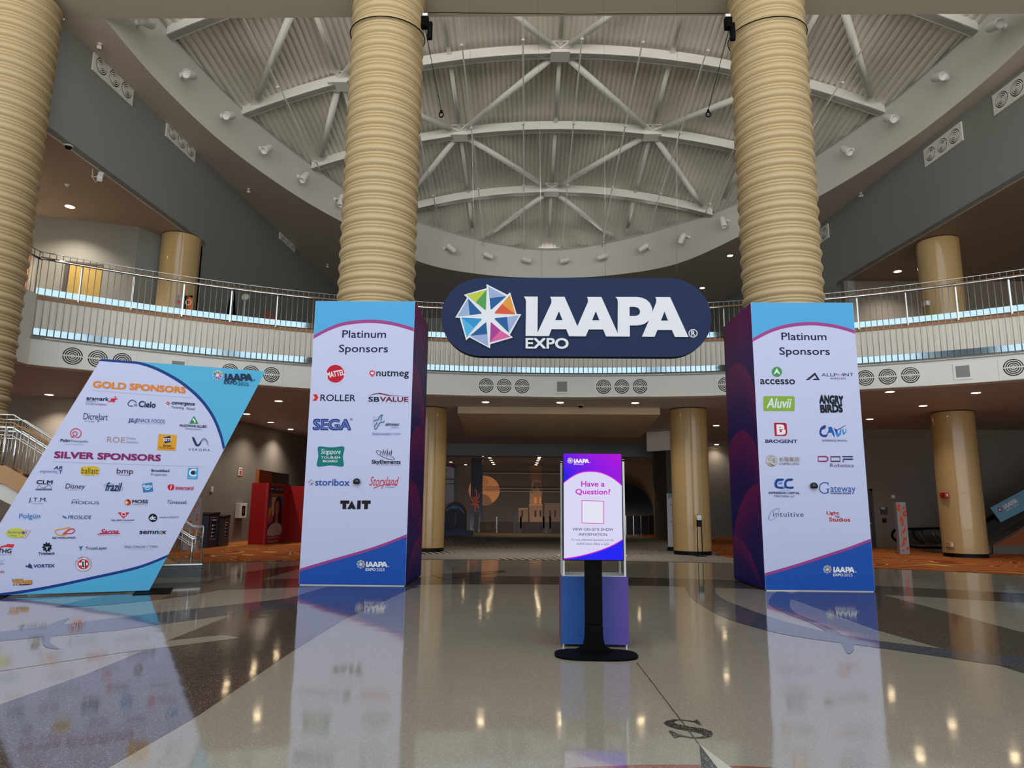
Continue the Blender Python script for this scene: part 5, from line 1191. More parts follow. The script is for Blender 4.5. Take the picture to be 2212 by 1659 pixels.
for px, py, lab in ((216, 95, 'small white ceiling camera on the dark soffit near the beam at left'), (537, 408, 'small white ceiling camera on the dark soffit, midway down at left'), (707, 571, 'small white ceiling camera beside the far left wall vent'), (1860, 417, 'small white ceiling camera on the dark soffit right of the ribbed column')):
    p = atz(px, py, ZS); t = empty('soffit_camera', (p[0], p[1], ZS), lab, 'camera', 'cameras on the dark soffit')
    mb = MB(); mb.lathe([(.07, 0), (.07, -.03), (.02, -.03), (.02, -.1)], 12, (p[0], p[1], ZS)); mb.build('mount', WHITE, t)
    mb = MB(); mb.box((-.06, -.13, -.05), (.06, .1, .05), Matrix.Translation((p[0], p[1], ZS-.13))@Matrix.Rotation(.5, 4, 'Z')@Matrix.Rotation(.3, 4, 'X'), bevel=.02); mb.build('housing', WHITE, t)

# ------------------------------------------------------------------ upper balcony details
du = lambda px, py: wl.uv(px, py)
t = empty('yellow_double_door', wl.w(*du(175, 640)), 'ochre yellow double door in the upper left wall behind the railing', 'door'); t.name = 'double_door'
u0, u1, ut = du(135, 620)[0], du(217, 620)[0], du(190, 572)[1]
for a, b in ((u0+.14, (u0+u1)/2-.015), ((u0+u1)/2+.015, u1)):
    mb = MB(); mb.hexa([wl.w(u, v, h) for v in (.02, ut) for u, h in ((a, .0), (b, .0), (b, .03), (a, .03))]); mb.build('leaf', mat('ochre_door', (168, 136, 56), .5, k=.8), t)
mb = MB(); mb.hexa([wl.w(u, v, h) for v in (.02, ut) for u, h in ((u0, .0), (u0+.12, .0), (u0+.12, .05), (u0, .05))]); mb.hexa([wl.w(u, v, h) for v in (ut, ut+.06) for u, h in ((u0, .0), (u1, .0), (u1, .05), (u0, .05))]); mb.build('jamb', mat('dark_jamb', (58, 50, 42), .5), t)
u0, u1 = du(40, 600)[0], du(60, 600)[0]
mb = MB()
for k in range(5): mb.hexa([wl.w(u, v, h) for v in (.0, 3.0) for u, h in ((u0+(u1-u0)*k/5, 0), (u0+(u1-u0)*(k+.8)/5, 0), (u0+(u1-u0)*(k+.8)/5, .06), (u0+(u1-u0)*k/5, .06))])
o = mb.build('wood_screen', mat('orange_wood', (206, 118, 66), .45, k=.8)); setp(o, 'orange wood slat screen on the upper left wall next to the cut ribbed column', 'wood screen')
p = wl.w((u0+u1)/2-.1, du(45, 587)[1], .3); t = empty('wall_lamp', p, 'glowing oval lamp in front of the orange wood slats', 'lamp')
mb = MB(); mb.lathe([(0, -.06), (.16, -.05), (.2, 0), (.16, .05), (0, .06)], 20, tuple(p)); mb.build('glowing_shade', LAMP, t); mb = MB(); mb.tube([tuple(p), tuple(wl.w((u0+u1)/2-.1, du(45, 587)[1], .05))], .015, 6); mb.build('stem', STEEL, t)
def upright(name, px0, py0, px1, py1, y, m, lab, cat, d=.06, z0=7.0):
    a, b = aty(px0, py0, y), aty(px1, py1, y); t = empty(name, ((a[0]+b[0])/2, y, z0), lab, cat)
    mb = MB(); mb.box((a[0], y, z0), (b[0], y+d, a[2]), bevel=.01); mb.build('panel', m, t); return t, a, b
PGREY = mat('poster_grey', (150, 150, 152), .5, k=.8)
t, a, b = upright('dotted_board', 382, 637, 392, 665, 22.95, PGREY, 'small grey board with red shapes standing by the upper left column', 'board')
mb = MB()
for k, z in enumerate((.2, .55, .85)): mb.lathe([(0, 0), (.06, 0)], 10, M=Matrix.Translation(((a[0]+b[0])/2, 22.945, 7+z*(a[2]-7)))@Matrix.Rotation(PI/2, 4, 'X'))
mb.build('red_print', flat((214, 70, 56)), t)
t, a, b = upright('black_poster', 400, 638, 414, 668, 22.95, MATTE, 'black and orange poster beside the upper left column', 'poster')
mb = MB(); mb.face([(a[0]+.12, 22.943, 7.4), (b[0], 22.943, 7.4), (b[0], 22.943, a[2]-.1), (a[0]+.12, 22.943, a[2]-.02)]); mb.build('orange_print', flat((220, 104, 40)), t)
mb = MB(); mb.lathe([(.08, 0), (.11, 0)], 16, M=Matrix.Translation((a[0]+.14, 22.94, a[2]-.25))@Matrix.Rotation(PI/2, 4, 'X')); mb.build('ring_print', flat((230, 230, 230)), t)
a, b = aty(489, 640, 24.), aty(516, 640, 24.); top = aty(503, 623, 24.)[2]; rr2 = (b[0]-a[0])/2
t = empty('covered_stand', ((a[0]+b[0])/2, 24., 7), 'bullet shaped black cover on a tan base on the upper left floor', 'covered stand')
mb = MB(); mb.lathe([(rr2*.75, .25), (rr2, .5), (rr2*.96, .9), (rr2*.7, 1.25), (rr2*.3, top-7-.05), (0, top-7)], 24, ((a[0]+b[0])/2, 24., 7)); mb.build('cover', MATTE, t); mb = MB(); mb.lathe([(rr2*.8, 0), (rr2*.8, .27)], 20, ((a[0]+b[0])/2, 24., 7)); mb.build('base', mat('tan_base', (140, 118, 92), .6), t)
p = aty(530, 642, 25.5); t = empty('white_fan', (p[0], 25.5, 7), 'pale floor fan on a thin stand beside the black cover', 'fan')
mb = MB(); mb.tube([(p[0], 25.5, 7), (p[0], 25.5, p[2])], .02, 6); mb.build('stand', ALU, t); mb = MB(); mb.lathe([(0, -.05), (.14, -.03), (.16, .02), (.1, .06), (0, .07)], 16, M=Matrix.Translation((p[0], 25.5, p[2]))@Matrix.Rotation(1.3, 4, 'X')); mb.build('head', mat('pale_plastic', (190, 190, 180), .5), t); mb = MB(); mb.box((p[0]+.16, 25.48, p[2]-.25), (p[0]+.2, 25.52, p[2]+.25)); mb.build('guard_edge', STEEL, t)
a, b = aty(570, 668, 25.), aty(594, 686, 25.)
mb = MB(); mb.prism([(a[0], 25, 7), (b[0], 25, 7), (b[0], 25, b[2]+.05), (a[0]+.1, 25, a[2]), (a[0], 25, a[2])], (0, .4, 0)); o = mb.build('wood_ramp', mat('dark_red_wood', (112, 52, 30), .4, k=.8)); setp(o, 'dark red wedge of wood at the upper left wall behind the railing', 'wood wedge'); 
p = aty(2003, 655, cUR[0][1]-cUR[1]*.9); mb = MB(); mb.box((p[0]-.06, p[1]-.05, p[2]-.08), (p[0]+.06, p[1]+.2, p[2]+.08), bevel=.01); o = mb.build('alarm_plate', WHITE); setp(o, 'small white alarm plate on the upper right column', 'alarm')

# ------------------------------------------------------------------ ground left: stairs, bins, booth
OAK = mat('stair_oak', (190, 142, 92), .45, k=.8)
so = atz(434, 1246, 0); SW = 1.15
st = empty('staircase', so, 'steel railed staircase rising to the left behind the leaning banner', 'staircase')
SM = Matrix(((.904, -.427, 0), (.427, .904, 0), (0, 0, 1))).to_4x4(); SM.translation = V3(so)     # local x along the front, y into depth
def sbuild(mb, nm, m, smooth=None): mb.bm.transform(SM); return mb.build(nm, m, st, smooth=smooth)
mb = MB(); mb.box((-3.2, 0, 0), (0, SW, .26)); sbuild(mb, 'plinth', mat('grey_plinth', (84, 94, 98), .4, k=.8))
mb = MB(); mb.box((-3.2, -.01, .26), (.005, SW, .285)); sbuild(mb, 'plinth_edge', STEEL)
uA, zA, uB, zB2, uE = -3.84, 3.38, -.24, 1.08, -.03; sl = (zA-zB2)/(uA-uB); uL = -4.5
def rpts(dz, Y): return [(uL, Y, zA+dz), (uA, Y, zA+dz), (uB, Y, zB2+dz), (uE, Y, zB2+dz)]
def ztop(x): return zB2 if x > uB else min(zA, zB2+sl*(x-uB))
for Y in (.05, SW-.05):
    s_ = 1 if Y < .5 else -1
    mb = MB(); mb.tube(rpts(0, Y)+[(uE, Y, .28)], .016, 8); sbuild(mb, 'top_rail', STEEL)
    mb = MB(); mb.tube(rpts(-.16, Y+.07*s_), .018, 8); sbuild(mb, 'wood_handrail', OAK)
    mb = MB(); mb.tube(rpts(-.26, Y+.05*s_), .03, 8); sbuild(mb, 'bright_handrail', MIRROR)
    mb = MB(); mb.tube(rpts(-.42, Y+.05*s_), .012, 8); sbuild(mb, 'lower_rail', STEEL)
    for x in np.arange(uE-.14, uL, -.14):
        mb = MB(); mb.tube([(x, Y, max(.27, ztop(x)-1.25)), (x, Y, ztop(x))], .007, 6); sbuild(mb, 'rod', STEEL)
    for x in (uE-.2, uA-.1): mb = MB(); mb.tube([(x, Y+.05*s_, max(.28, ztop(x)-1.2)), (x, Y+.05*s_, ztop(x)-.26)], .03, 10); sbuild(mb, 'post', MIRROR)
us, zs, ut, zt2 = uB-.25, .29, uA-.02, zA-1.05
for Y in (.02, SW-.06):
    mb = MB(); mb.prism([(us, Y, zs), (ut, Y, zt2), (uL, Y, zt2), (uL, Y, zt2-.36), (ut-.02, Y, zt2-.36), (us-.62, Y, zs)], (0, .04, 0)); sbuild(mb, 'stringer', OAK)
ns = 11
for k in range(ns):
    f0, f1 = k/ns, (k+1)/ns; z = zs+(zt2-zs)*f0
    mb = MB(); mb.box((us+(ut-us)*f1, .06, z), (us+(ut-us)*f0, SW-.06, z+.04)); sbuild(mb, 'tread', OAK)
mb = MB(); mb.prism([(uL, .08, zt2-.37), (ut-.02, .08, zt2-.37), (us-.66, .08, zs), (us-.9, .08, zs), (ut-.15, .08, zt2-.62), (ut-.4, .08, zt2-.72), (uL, .08, zt2-.75)], (0, SW-.16, 0)); sbuild(mb, 'white_soffit', WHITE)
mb = MB(); mb.box((uL, .06, zt2-.1), (ut, SW-.06, zt2-.04)); sbuild(mb, 'landing', OAK)
# escalator reflected glass side behind banner is hidden; orange dotted totem at left
def totem(px0, px1, py0, py1, lab, Yt, seed):
    a, b = aty(px0, py1, Yt), aty(px1, py1, Yt); h = aty((px0+px1)/2, py0, Yt)[2]; t = empty('dotted_totem', ((a[0]+b[0])/2, Yt+.1, 0), lab, 'totem', 'grey totems with red dots')
    mb = MB(); mb.box((a[0], Yt, 0), (b[0], Yt+.2, h), bevel=.006); mb.build('body', mat('totem_grey', (158, 156, 160), .5, k=.8), t)
    rnd = random.Random(seed); pr2 = MB(); w = b[0]-a[0]; N_ = int(26*h/1.9)
    pr2.use(flat((222, 82, 50)))
    for k in range(N_):
        z = .1+(h-.2)*(k+.5)/N_; x = a[0]+w*(.14+.72*rnd.random()); r = min(.03*(h/1.9)+.03*rnd.random(), w*.13)*rnd.choice((.6, 1, 1.4))
        r = min(r, x-a[0]-.008, b[0]-x-.008)
        if r > .008: pr2.lathe([(0, 0), (r, 0)], 12, M=Matrix.Translation((x, Yt-.0015-.0004*k, z))@Matrix.Rotation(PI/2, 4, 'X'))
    pr2.build('red_print', None, t); return t
totem(1945, 1966, 1085, 1197, 'grey totem with red dots near the right wall', 26.8, 3)
totem(395, 427, 1075, 1172, 'grey totem with red shapes half hidden by the leaning banner', 24.5, 5)
# dark bins
def bin_(x0, x1, y0, y1, zt_, m, lab):
    t = empty('recycling_bin', ((x0+x1)/2, (y0+y1)/2, 0), lab, 'bin', 'recycling bins')
    mb = MB(); mb.hexa([(x0, y0, 0), (x1, y0, 0), (x1, y1, 0), (x0, y1, 0), (x0, y0, zt_-.05), (x1, y0, zt_-.05), (x1, y1, zt_), (x0, y1, zt_)]); mb.build('body', m, t)
    mb = MB(); mb.hexa([(x0-.02, y0-.02, zt_-.05), (x1+.02, y0-.02, zt_-.05), (x1+.02, y1, zt_), (x0-.02, y1, zt_), (x0-.02, y0-.02, zt_), (x1+.02, y0-.02, zt_), (x1+.02, y1, zt_+.06), (x0-.02, y1, zt_+.06)]); mb.build('lid', BLACK, t)
    s_ = Sheet((x1+.003, (y0+y1)/2, 0), (0, 1, 0), (0, 0, 1)); I = Ink(s_, base=0.); w = (y1-y0)
    def rc(u0, v0, u1, v1, c): I.add([(u0, v0), (u1, v0), (u1, v1), (u0, v1)], [(0, 1, 2, 3)], c)
    rc(-w*.3, .3, w*.3, zt_-.12, (168, 168, 172)); rc(-w*.28, .32, w*.28, zt_-.14, (22, 24, 40))
    for k in range(4): rc(-w*.18, .38+k*.13, -w*.06, .45+k*.13, (214, 214, 218)); rc(-w*.02, .4+k*.13, w*.16, .43+k*.13, (150, 150, 156))
    rc(-w*.2, zt_-.24, w*.2, zt_-.2, (224, 224, 228)); I.done('label_print', t)
    return t
bA = atz(443, 1183, 0); bB = atz(499, 1181, 0)
bin_(-13.35, -12.75, 25.75, 26.65, 1.22, mat('navy_bin', (30, 36, 62), .4), 'dark navy recycling bin against the left wall, nearer one')
bin_(-13.2, -12.62, 26.72, 27.3, 1.12, mat('brown_bin', (70, 58, 52), .5), 'brown grey recycling bin right behind the navy one')
def wallbox(name, px, py, w, h, d, m, lab, cat, face=None):
    P0_ = np.array([wlx(20), 20, 0.]); dd = np.array([.0995, .995, 0.]); n = np.array([dd[1], -dd[0], 0.]); p = onplane(px, py, P0_, n)
    M = frameM(p, dd, (0, 0, 1)); t = empty(name, p, lab, cat)
    mb = MB(); mb.box((-w/2, -d, -h/2), (w/2, .0, h/2), M, bevel=.012); mb.build('case', m, t)
    if face: 
        for nm, b_, mm in face:
            mb = MB(); mb.box((b_[0], -d-.008, b_[1]), (b_[2], -d, b_[3]), M); mb.build(nm, mm, t)
    return t
RED = mat('booth_red', (172, 18, 22), .45, k=.8)
wallbox('defibrillator_cabinet', 516, 1103, .62, .62, .2, WHITE, 'white defibrillator wall cabinet above the bins', 'wall cabinet', [('window', (-.12, -.2, .16, .2), BLACK), ('red_device', (-.04, -.1, .06, .08), mat('device_red', (180, 40, 40), .4))])
wallbox('heart_sign', 518, 1019, .3, .36, .03, WHITE, 'small white sign with red heart on the left wall', 'sign', [('heart', (-.08, -.12, .08, .04), mat('device_red', (180, 40, 40), .4)), ('caption', (-.12, .09, .12, .12), BLACK)])
wallbox('strobe_alarm', 456, 1057, .14, .22, .06, WHITE, 'small white strobe alarm on the left wall beside the banner edge', 'alarm', [('strobe_lens', (-.04, -.06, .04, .02), ALU)])
# red booth with a magazine poster
a, b = atz(535, 1176, 0), atz(617, 1170, 0); bx0, bx1 = a[0], b[0]; by = 28.2
t = empty('red_booth', ((bx0+bx1)/2, by+.8, 0), 'red booth wall with a portrait magazine poster against the left wall', 'booth')
zt_ = aty(590, 1043, by)[2]
b0_, b1_, b2_ = atz(535, 1176, 0), atz(572, 1177, 0), atz(620, 1170, 0)
def quadwall(nm, p, q, z0, z1, th, m):
    d = (q-p)[:2]; d = d/np.linalg.norm(d); n = np.array([-d[1], d[0]])*th; mb = MB()
    c = [p[:2], q[:2], q[:2]+n, p[:2]+n]; mb.hexa([(x, y, z0) for x, y in c]+[(x, y, z1) for x, y in c]); return mb.build(nm, m, t)
quadwall('side_wall', b0_, b1_, 0, zt_, .1, RED); quadwall('front_wall', b1_, b2_, 0, zt_, .1, RED)
b3_ = atz(640, 1172, 0); quadwall('end_wall', b2_, np.array([b2_[0]+.9, b2_[1]-.1, 0]), 0, zt_-.05, .1, RED)
dd = (b2_-b1_)/np.linalg.norm(b2_-b1_); shP = Sheet((b1_[0], b1_[1], 0), dd, (0, 0, 1)); PZ = (430, 960, 6.38)
I = Ink(shP, PZ, base=.004)
I.p([(978, 582), (1170, 596), (1125, 1240), (926, 1255)], (60, 54, 70)); I.p([(985, 720), (1165, 725), (1150, 900), (960, 960)], (54, 120, 170)); I.p([(960, 880), (1040, 840), (1010, 1060), (942, 1090)], (206, 170, 60)); I.p([(1040, 760), (1000, 900), (945, 1060), (940, 1110), (1010, 1060), (1035, 950)], (190, 70, 110)); I.p([(1000, 730), (1060, 720), (1030, 1000), (1005, 960)], (224, 196, 150))
I.p([(1085, 725), (1125, 745), (1142, 850), (1135, 1020), (1110, 1110), (1020, 1100), (1030, 960), (1040, 800)], (38, 26, 28), sm=3); I.p([(1060, 790), (1085, 780), (1100, 830), (1095, 920), (1075, 990), (1050, 960), (1045, 870)], (178, 120, 96), sm=3); I.p([(1050, 960), (1085, 960), (1082, 1085), (1045, 1085)], (168, 112, 90))
I.p([(1045, 1075), (1085, 1080), (1130, 1120), (1122, 1240), (928, 1255), (955, 1150), (1000, 1100)], (196, 178, 178), sm=2)
for x, y in ((1062, 868), (1088, 870)): I.e(x, y, 7, 4, (30, 22, 24), 8)
I.l([(1058, 940), (1070, 946), (1082, 940)], 5, (150, 70, 70)); I.tc('Funworld', 1075, 690, 170, 56, (216, 140, 60), bold=True); I.tc('IAAPA', 1008, 612, 40, 20, WH, bold=True)
for k in range(3): I.l([(1050, 606+k*10), (1098, 609+k*10)], 4, (190, 190, 200)); I.l([(1112, 608+k*10), (1156, 611+k*10)], 4, (190, 190, 200))
I.done('magazine_poster', t)
I = Ink(shP, PZ, base=.004); I.e(1008, 545, 16, 18, (60, 150, 70)); I.l([(1035, 548), (1178, 556)], 9, (200, 120, 110)); I.tc('The Leading Source', 1022, 1285, 152, 36, (238, 220, 220)); I.tc('of Attraction News.', 1020, 1332, 150, 36, (238, 220, 220)); I.done('lettering', t)
nb = np.array([-dd[1], dd[0], 0]); q0, q1 = b1_+nb*.5+dd*.2, b2_+nb*.5+dd*1.2; zz_ = aty(600, 1015, q0[1])[2]
t = empty('wood_cabinet', (q0[0], q0[1], 0), 'orange and grey tall panel standing behind the red booth', 'panel'); mid_ = q0*.6+q1*.4
quadwall('orange_panel', q0, mid_, 0, zz_, .15, mat('orange_panel', (166, 92, 36), .5, k=.8)); quadwall('grey_panel', mid_, q1, 0, zz_-.02, .15, mat('dark_grey_panel', (84, 76, 70), .5, k=.8))
# white counter with curved hood and a navy cola machine behind it
a = atz(622, 1168, 0); cx0, cy0 = a[0], a[1]; t = empty('white_counter', (cx0+.8, cy0+.3, 0), 'pale counter with a curved hood next to the red booth', 'counter')
mb = MB(); mb.box((cx0, cy0, 0), (cx0+1.9, cy0+.7, .55)); mb.build('base', mat('pink_grey', (176, 164, 166), .5, k=.8), t); pr3 = [(cx0-.05, cy0+.7, .56), (cx0-.05, cy0-.0, .56), (cx0-.05, cy0+.02, .95), (cx0-.05, cy0+.15, 1.12), (cx0-.05, cy0+.35, 1.2), (cx0-.05, cy0+.7, 1.22)]
mb = MB(); mb.prism(pr3, (1.95, 0, 0)); mb.build('curved_hood', WHITE, t, smooth=40)
s_ = Sheet((cx0, cy0-.002, 0), (1, 0, 0), (0, 0, 1)); I = Ink(s_, base=.002)
for x, w in ((.12, .25), (.5, .25), (.85, .12)): I.add([(x, .26), (x+w, .26), (x+w, .34), (x, .34)], [(0, 1, 2, 3)], (50, 44, 50))
I.done('label_print', t)
ym = 33.5; a, b = aty(638, 1098, ym), aty(668, 1098, ym); zt_ = aty(650, 1072, ym)[2]
t = empty('drink_machine', ((a[0]+b[0])/2, ym+.4, 0), 'navy drink machine with round red white logo beside the sponsor box', 'drink machine'); mb = MB(); mb.box((a[0], ym, 0), (a[0]+1.1, ym+.8, zt_), bevel=.02); mb.build('cabinet', mat('machine_navy', (16, 30, 84), .4), t)
c = aty(654, 1090, ym); I = Ink(Sheet((c[0], ym-.001, c[2]), (1, 0, 0), (0, 0, 1)), base=.002); cir = lambda r, a0=0, a1=2*PI, n=28: [(r*math.cos(k), r*math.sin(k)) for k in np.linspace(a0, a1, n)]
for P_, c_ in ((cir(.26), (230, 232, 240)), (cir(.24, .15, PI-.15), (196, 30, 44)), (cir(.24, PI+.25, 2*PI-.25), (30, 70, 170))): v, f = poly_tris([P_[:-1] if c_[0] > 220 else P_]); I.add(v, f, c_)
I.done('round_logo', t)

# ------------------------------------------------------------------ ground right: sanitizer, door, plates, escalator
YH = cM[0][1]-cM[1]-.35; a = aty(1509, 1118, YH); t = empty('sanitizer_stand', (a[0], YH, 0), 'black two-legged hand sanitizer stand before the smooth tan column', 'sanitizer stand')
for dx in (-.06, .09): mb = MB(); mb.box((a[0]+dx-.012, YH-.012, 0), (a[0]+dx+.012, YH+.012, 1.25)); mb.build('leg', MATTE, t)
mb = MB(); mb.box((a[0]-.16, YH-.2, 0), (a[0]+.19, YH+.15, .015)); mb.build('base_plate', MATTE, t)
mb = MB(); mb.box((a[0]-.06, YH-.06, 1.2), (a[0]+.09, YH+.03, 1.36), bevel=.015); mb.build('dispenser', ALU, t); mb = MB(); mb.box((a[0]-.05, YH-.07, .98), (a[0]+.08, YH+.03, 1.2), bevel=.02); mb.build('pump_cover', BLACK, t); mb = MB(); mb.box((a[0]-.045, YH-.03, 1.3), (a[0]-.03, YH+.0, 1.42)); mb.build('back_plate', MATTE, t)
DW = mat('door_taupe', (92, 84, 76), .5, k=.7)
a, b, c = aty(1868, 1190, YW), aty(1893, 1190, YW), aty(1880, 1056, YW)
t = empty('door_1', ((a[0]+b[0])/2, YW, 0), 'grey brown service door in the right wall beside the sponsor box', 'door'); t['kind'] = 'structure'
mb = MB(); mb.box((b[0]-1.9, YW-.05, 0), (b[0]-.12, YW, c[2]-.1)); lf = mb.build('leaf', DW, t); mb = MB(); mb.box((b[0]-.12, YW-.08, 0), (b[0], YW, c[2])); mb.box((b[0]-2., YW-.08, c[2]-.1), (b[0], YW, c[2])); mb.build('frame', mat('door_frame', (78, 70, 64), .5, k=.7), t)
mb = MB(); mb.box((b[0]-.3, YW-.12, 1.0), (b[0]-.2, YW-.05, 1.06)); mb.build('handle', STEEL, lf)
def plate(name, px, py, w, h, m, lab, cat, d=.03, Y=YW, marks=()):
    p = aty(px, py, Y); t = empty(name, p, lab, cat); mb = MB(); mb.box((p[0]-w/2, Y-d, p[2]-h/2), (p[0]+w/2, Y, p[2]+h/2), bevel=.004); mb.build('plate', m, t)
    for nm, x0, z0, x1, z1, mm in marks: mb = MB(); mb.box((p[0]+x0, Y-d-.005, p[2]+z0), (p[0]+x1, Y-d, p[2]+z1)); mb.build(nm, mm, t)
plate('room_sign', 1909, 1103, .3, .3, mat('plum_sign', (56, 44, 52), .5), 'plum coloured room sign beside the service door', 'sign', marks=[('caption', -.14, .09, .05, .13, ALU), ('caption', -.1, .05, .06, .065, ALU)])
plate('card_reader', 1910, 1124, .17, .19, BLACK, 'black card reader on the wall below the room sign', 'card reader', marks=[('indicator', -.02, .03, .0, .05, ALU)])
plate('strobe_alarm', 1928, 1073, .16, .15, WHITE, 'white strobe alarm on the right wall above the room sign', 'alarm', .06, marks=[('lens', -.05, -.04, .05, .03, ALU)])
plate('wall_switch', 1544, 1076, .1, .16, ALU, 'small wall plate between tan column and purple box side', 'switch', .04, Y=39.9, marks=[('rocker', -.02, -.03, .02, .03, BLACK)])
for nm, px, py, m, lab in (('fire_alarm_box', 2044, 1069, RED, 'red and white fire alarm box on the right smooth column'), ('outlet_box', 2055, 1176, mat('tan_box', (190, 150, 104), .5, k=.8), 'tan outlet box low on the right smooth column')):
    Yp = cR[0][1]-cR[1]*.55; p = aty(px, py, Yp); t = empty(nm, p, lab, 'alarm' if 'fire' in nm else 'outlet'); mb = MB(); mb.box((p[0]-.08, Yp-.06, p[2]-.1), (p[0]+.06, Yp+.25, p[2]+.08), bevel=.01); mb.build('box', m, t); mb = MB(); mb.box((p[0]-.03, Yp-.068, p[2]-.06), (p[0]+.02, Yp-.058, p[2]+.04)); mb.build('cover', WHITE, t)
# escalator with bare glass sides; its newel loops face left
YE = 27.6; es = empty('escalator', (14., YE+.6, 0), 'black railed glass sided escalator behind the right smooth column', 'escalator')
PE = lambda x, y, Y: aty(x, y, Y)
GLASSD = mat('dark_glass', (40, 44, 40), .05, k=.5); nodes(GLASSD)[2].inputs['Alpha'].default_value = .45
def belt(pxs, Y, nm='handrail_belt', r=.05):
    pts = smooth_loop([PE(x, y, Y) for x, y in pxs], 5, False); mb = MB(); mb.tube(pts, r, 8); mb.build(nm, MATTE, es)
x9 = PE(2560, 900, YE)
for Y, dx in ((YE, 0), (YE+1.1, 0)):
    q = [PE(2078+dx*0, 1182, Y), PE(2010, 1183, Y), PE(1965, 1180, Y), PE(1932, 1165, Y), PE(1928, 1152, Y), PE(1938, 1143, Y), PE(1970, 1142, Y), PE(2060, 1140, Y)]
    if dx == 0 and Y > YE: q = [PE(2078, 1182, Y), PE(2020, 1180, Y), PE(1985, 1168, Y), PE(1973, 1152, Y), PE(1982, 1143, Y), PE(2050, 1141, Y)]
    xa, za = q[-1][0], q[-1][2]; q.append(np.array([xa+.9, Y, za+.06])); q.append(np.array([xa+2.6, Y, za+1.0])); q.append(np.array([xa+9., Y, za+4.9]))
    mb = MB(); mb.tube(smooth_loop(q, 5, False), .045, 8); mb.build('handrail_belt', MATTE, es)
    x0_, z0_ = q[4][0]+.15, .3
    mb = MB(); mb.prism([(x0_, Y, .3), (xa+.9, Y, .32), (xa+9, Y, za+3.9), (xa+9, Y, za+4.8), (xa+2.6, Y, za+.95), (xa+.9, Y, za), (x0_, Y, za-.04)], (0, .012, 0)); mb.build('glass_side', GLASSD, es)
mb = MB(); mb.prism([(x0_, YE+.03, .02), (xa+1.0, YE+.03, .02), (xa+9, YE+.03, 2.6), (xa+9, YE+.03, za+3.9), (xa+.9, YE+.03, .3), (x0_, YE+.03, .3)], (0, 1.05, 0)); mb.build('truss', mat('truss_grey', (100, 92, 84), .5, k=.7), es)
mb = MB(); mb.prism([(xa+.9, YE-.02, .05), (xa+9, YE-.02, .05), (xa+9, YE-.02, za+3.85), (xa+1.2, YE-.02, .42), (xa+.9, YE-.02, .3)], (0, .04, 0)); mb.build('orange_cladding', mat('orange_cladding', (166, 88, 40), .5, k=.7), es)
mb = MB(); mb.box((xa+.9, YE-.06, 0), (xa+9, YE-.01, .3)); mb.build('skirt', mat('skirt_grey', (120, 114, 108), .5, k=.7), es)
for x, y in ((1985, 1150), (2013, 1150), (2022, 1148)): 
    p = PE(x, y, YE+.4); mb = MB(); mb.tube([p, p+np.array([.42, 0, -.62])], .02, 6); mb.build('comb_light', STEEL, es)
# blue lit panel along the escalator
yb2 = YE-.1; qs = [PE(2139, 1097, yb2), PE(2162, 1128, yb2), PE(2230, 1094, yb2), PE(2230, 1048, yb2)]
mb = MB(); mb.prism(qs, (0, .03, 0)); t = empty('escalator_banner', qs[1], 'light blue panel with white IAAPA EXPO mark slanting along the escalator', 'banner'); mb.build('panel', mat('panel_light_blue', (110, 168, 196), .5, k=.75), t)
up_ = np.array(qs[3])-np.array(qs[0]); ex = up_/np.linalg.norm(up_); ez = np.array([-ex[2], 0, ex[0]]); s_ = Sheet(qs[0], ex, ez)
I = Ink(s_, (2100, 960, 5.527), base=.004)
def uvt(txt, u0, u1, v0, v1, c, **k):
    for v in text_tris(txt, k.get('off', .0))[0]: I.add([(u0+a*(u1-u0), v0+b*(v1-v0)) for a, b in v], text_tris(txt, k.get('off', .0))[1], c)
wcl = (226, 222, 232); e_c = s_.uv(2100+328/5.527, 960+780/5.527); r_e = .13
T = lambda P: [(e_c[0]+(x-795)/485*r_e, e_c[1]-(y-722)/485*r_e) for x, y in P]
v, f = poly_tris([T(EMB_OUT)]); I.add(v, f, wcl)
for c, P_ in EMB: v, f = poly_tris([T(P_)]); I.add(v, f, (90, 40, 110) if c[0] > 60 else (60, 110, 160))
w0 = e_c[0]+.17; W2 = lambda P: [(w0+(x-1325)/2449*.62, e_c[1]+.1-(y-428)/602*.17) for x, y in P]
v, f = poly_tris([W2(WORD)]+[W2(h) for h in WHOLES]); I.add(v, f, wcl); uvt('EXPO', w0+.04, w0+.3, e_c[1]-.17, e_c[1]-.1, wcl, off=.02); uvt('2025', w0+.34, w0+.58, e_c[1]-.17, e_c[1]-.1, wcl)
I.done('organiser_mark', t)
# white concourse bridge seen over the opening, with its railing
ybd = 33.; a, b = aty(1398, 975, ybd), aty(1460, 945, ybd); x1_ = float(aty(1500, 960, 32.)[0])
mb = MB(); mb.hexa([(a[0], ybd, a[2]), (x1_, ybd-1.2, a[2]+.05), (x1_, ybd-.9, a[2]+.05), (a[0], ybd+.3, a[2]), (a[0], ybd, 5.12), (x1_, ybd-1.2, 5.12), (x1_, ybd-.9, 5.12), (a[0], ybd+.3, 5.12)])
struct(mb.build('trim_white_beam', FASCIA))

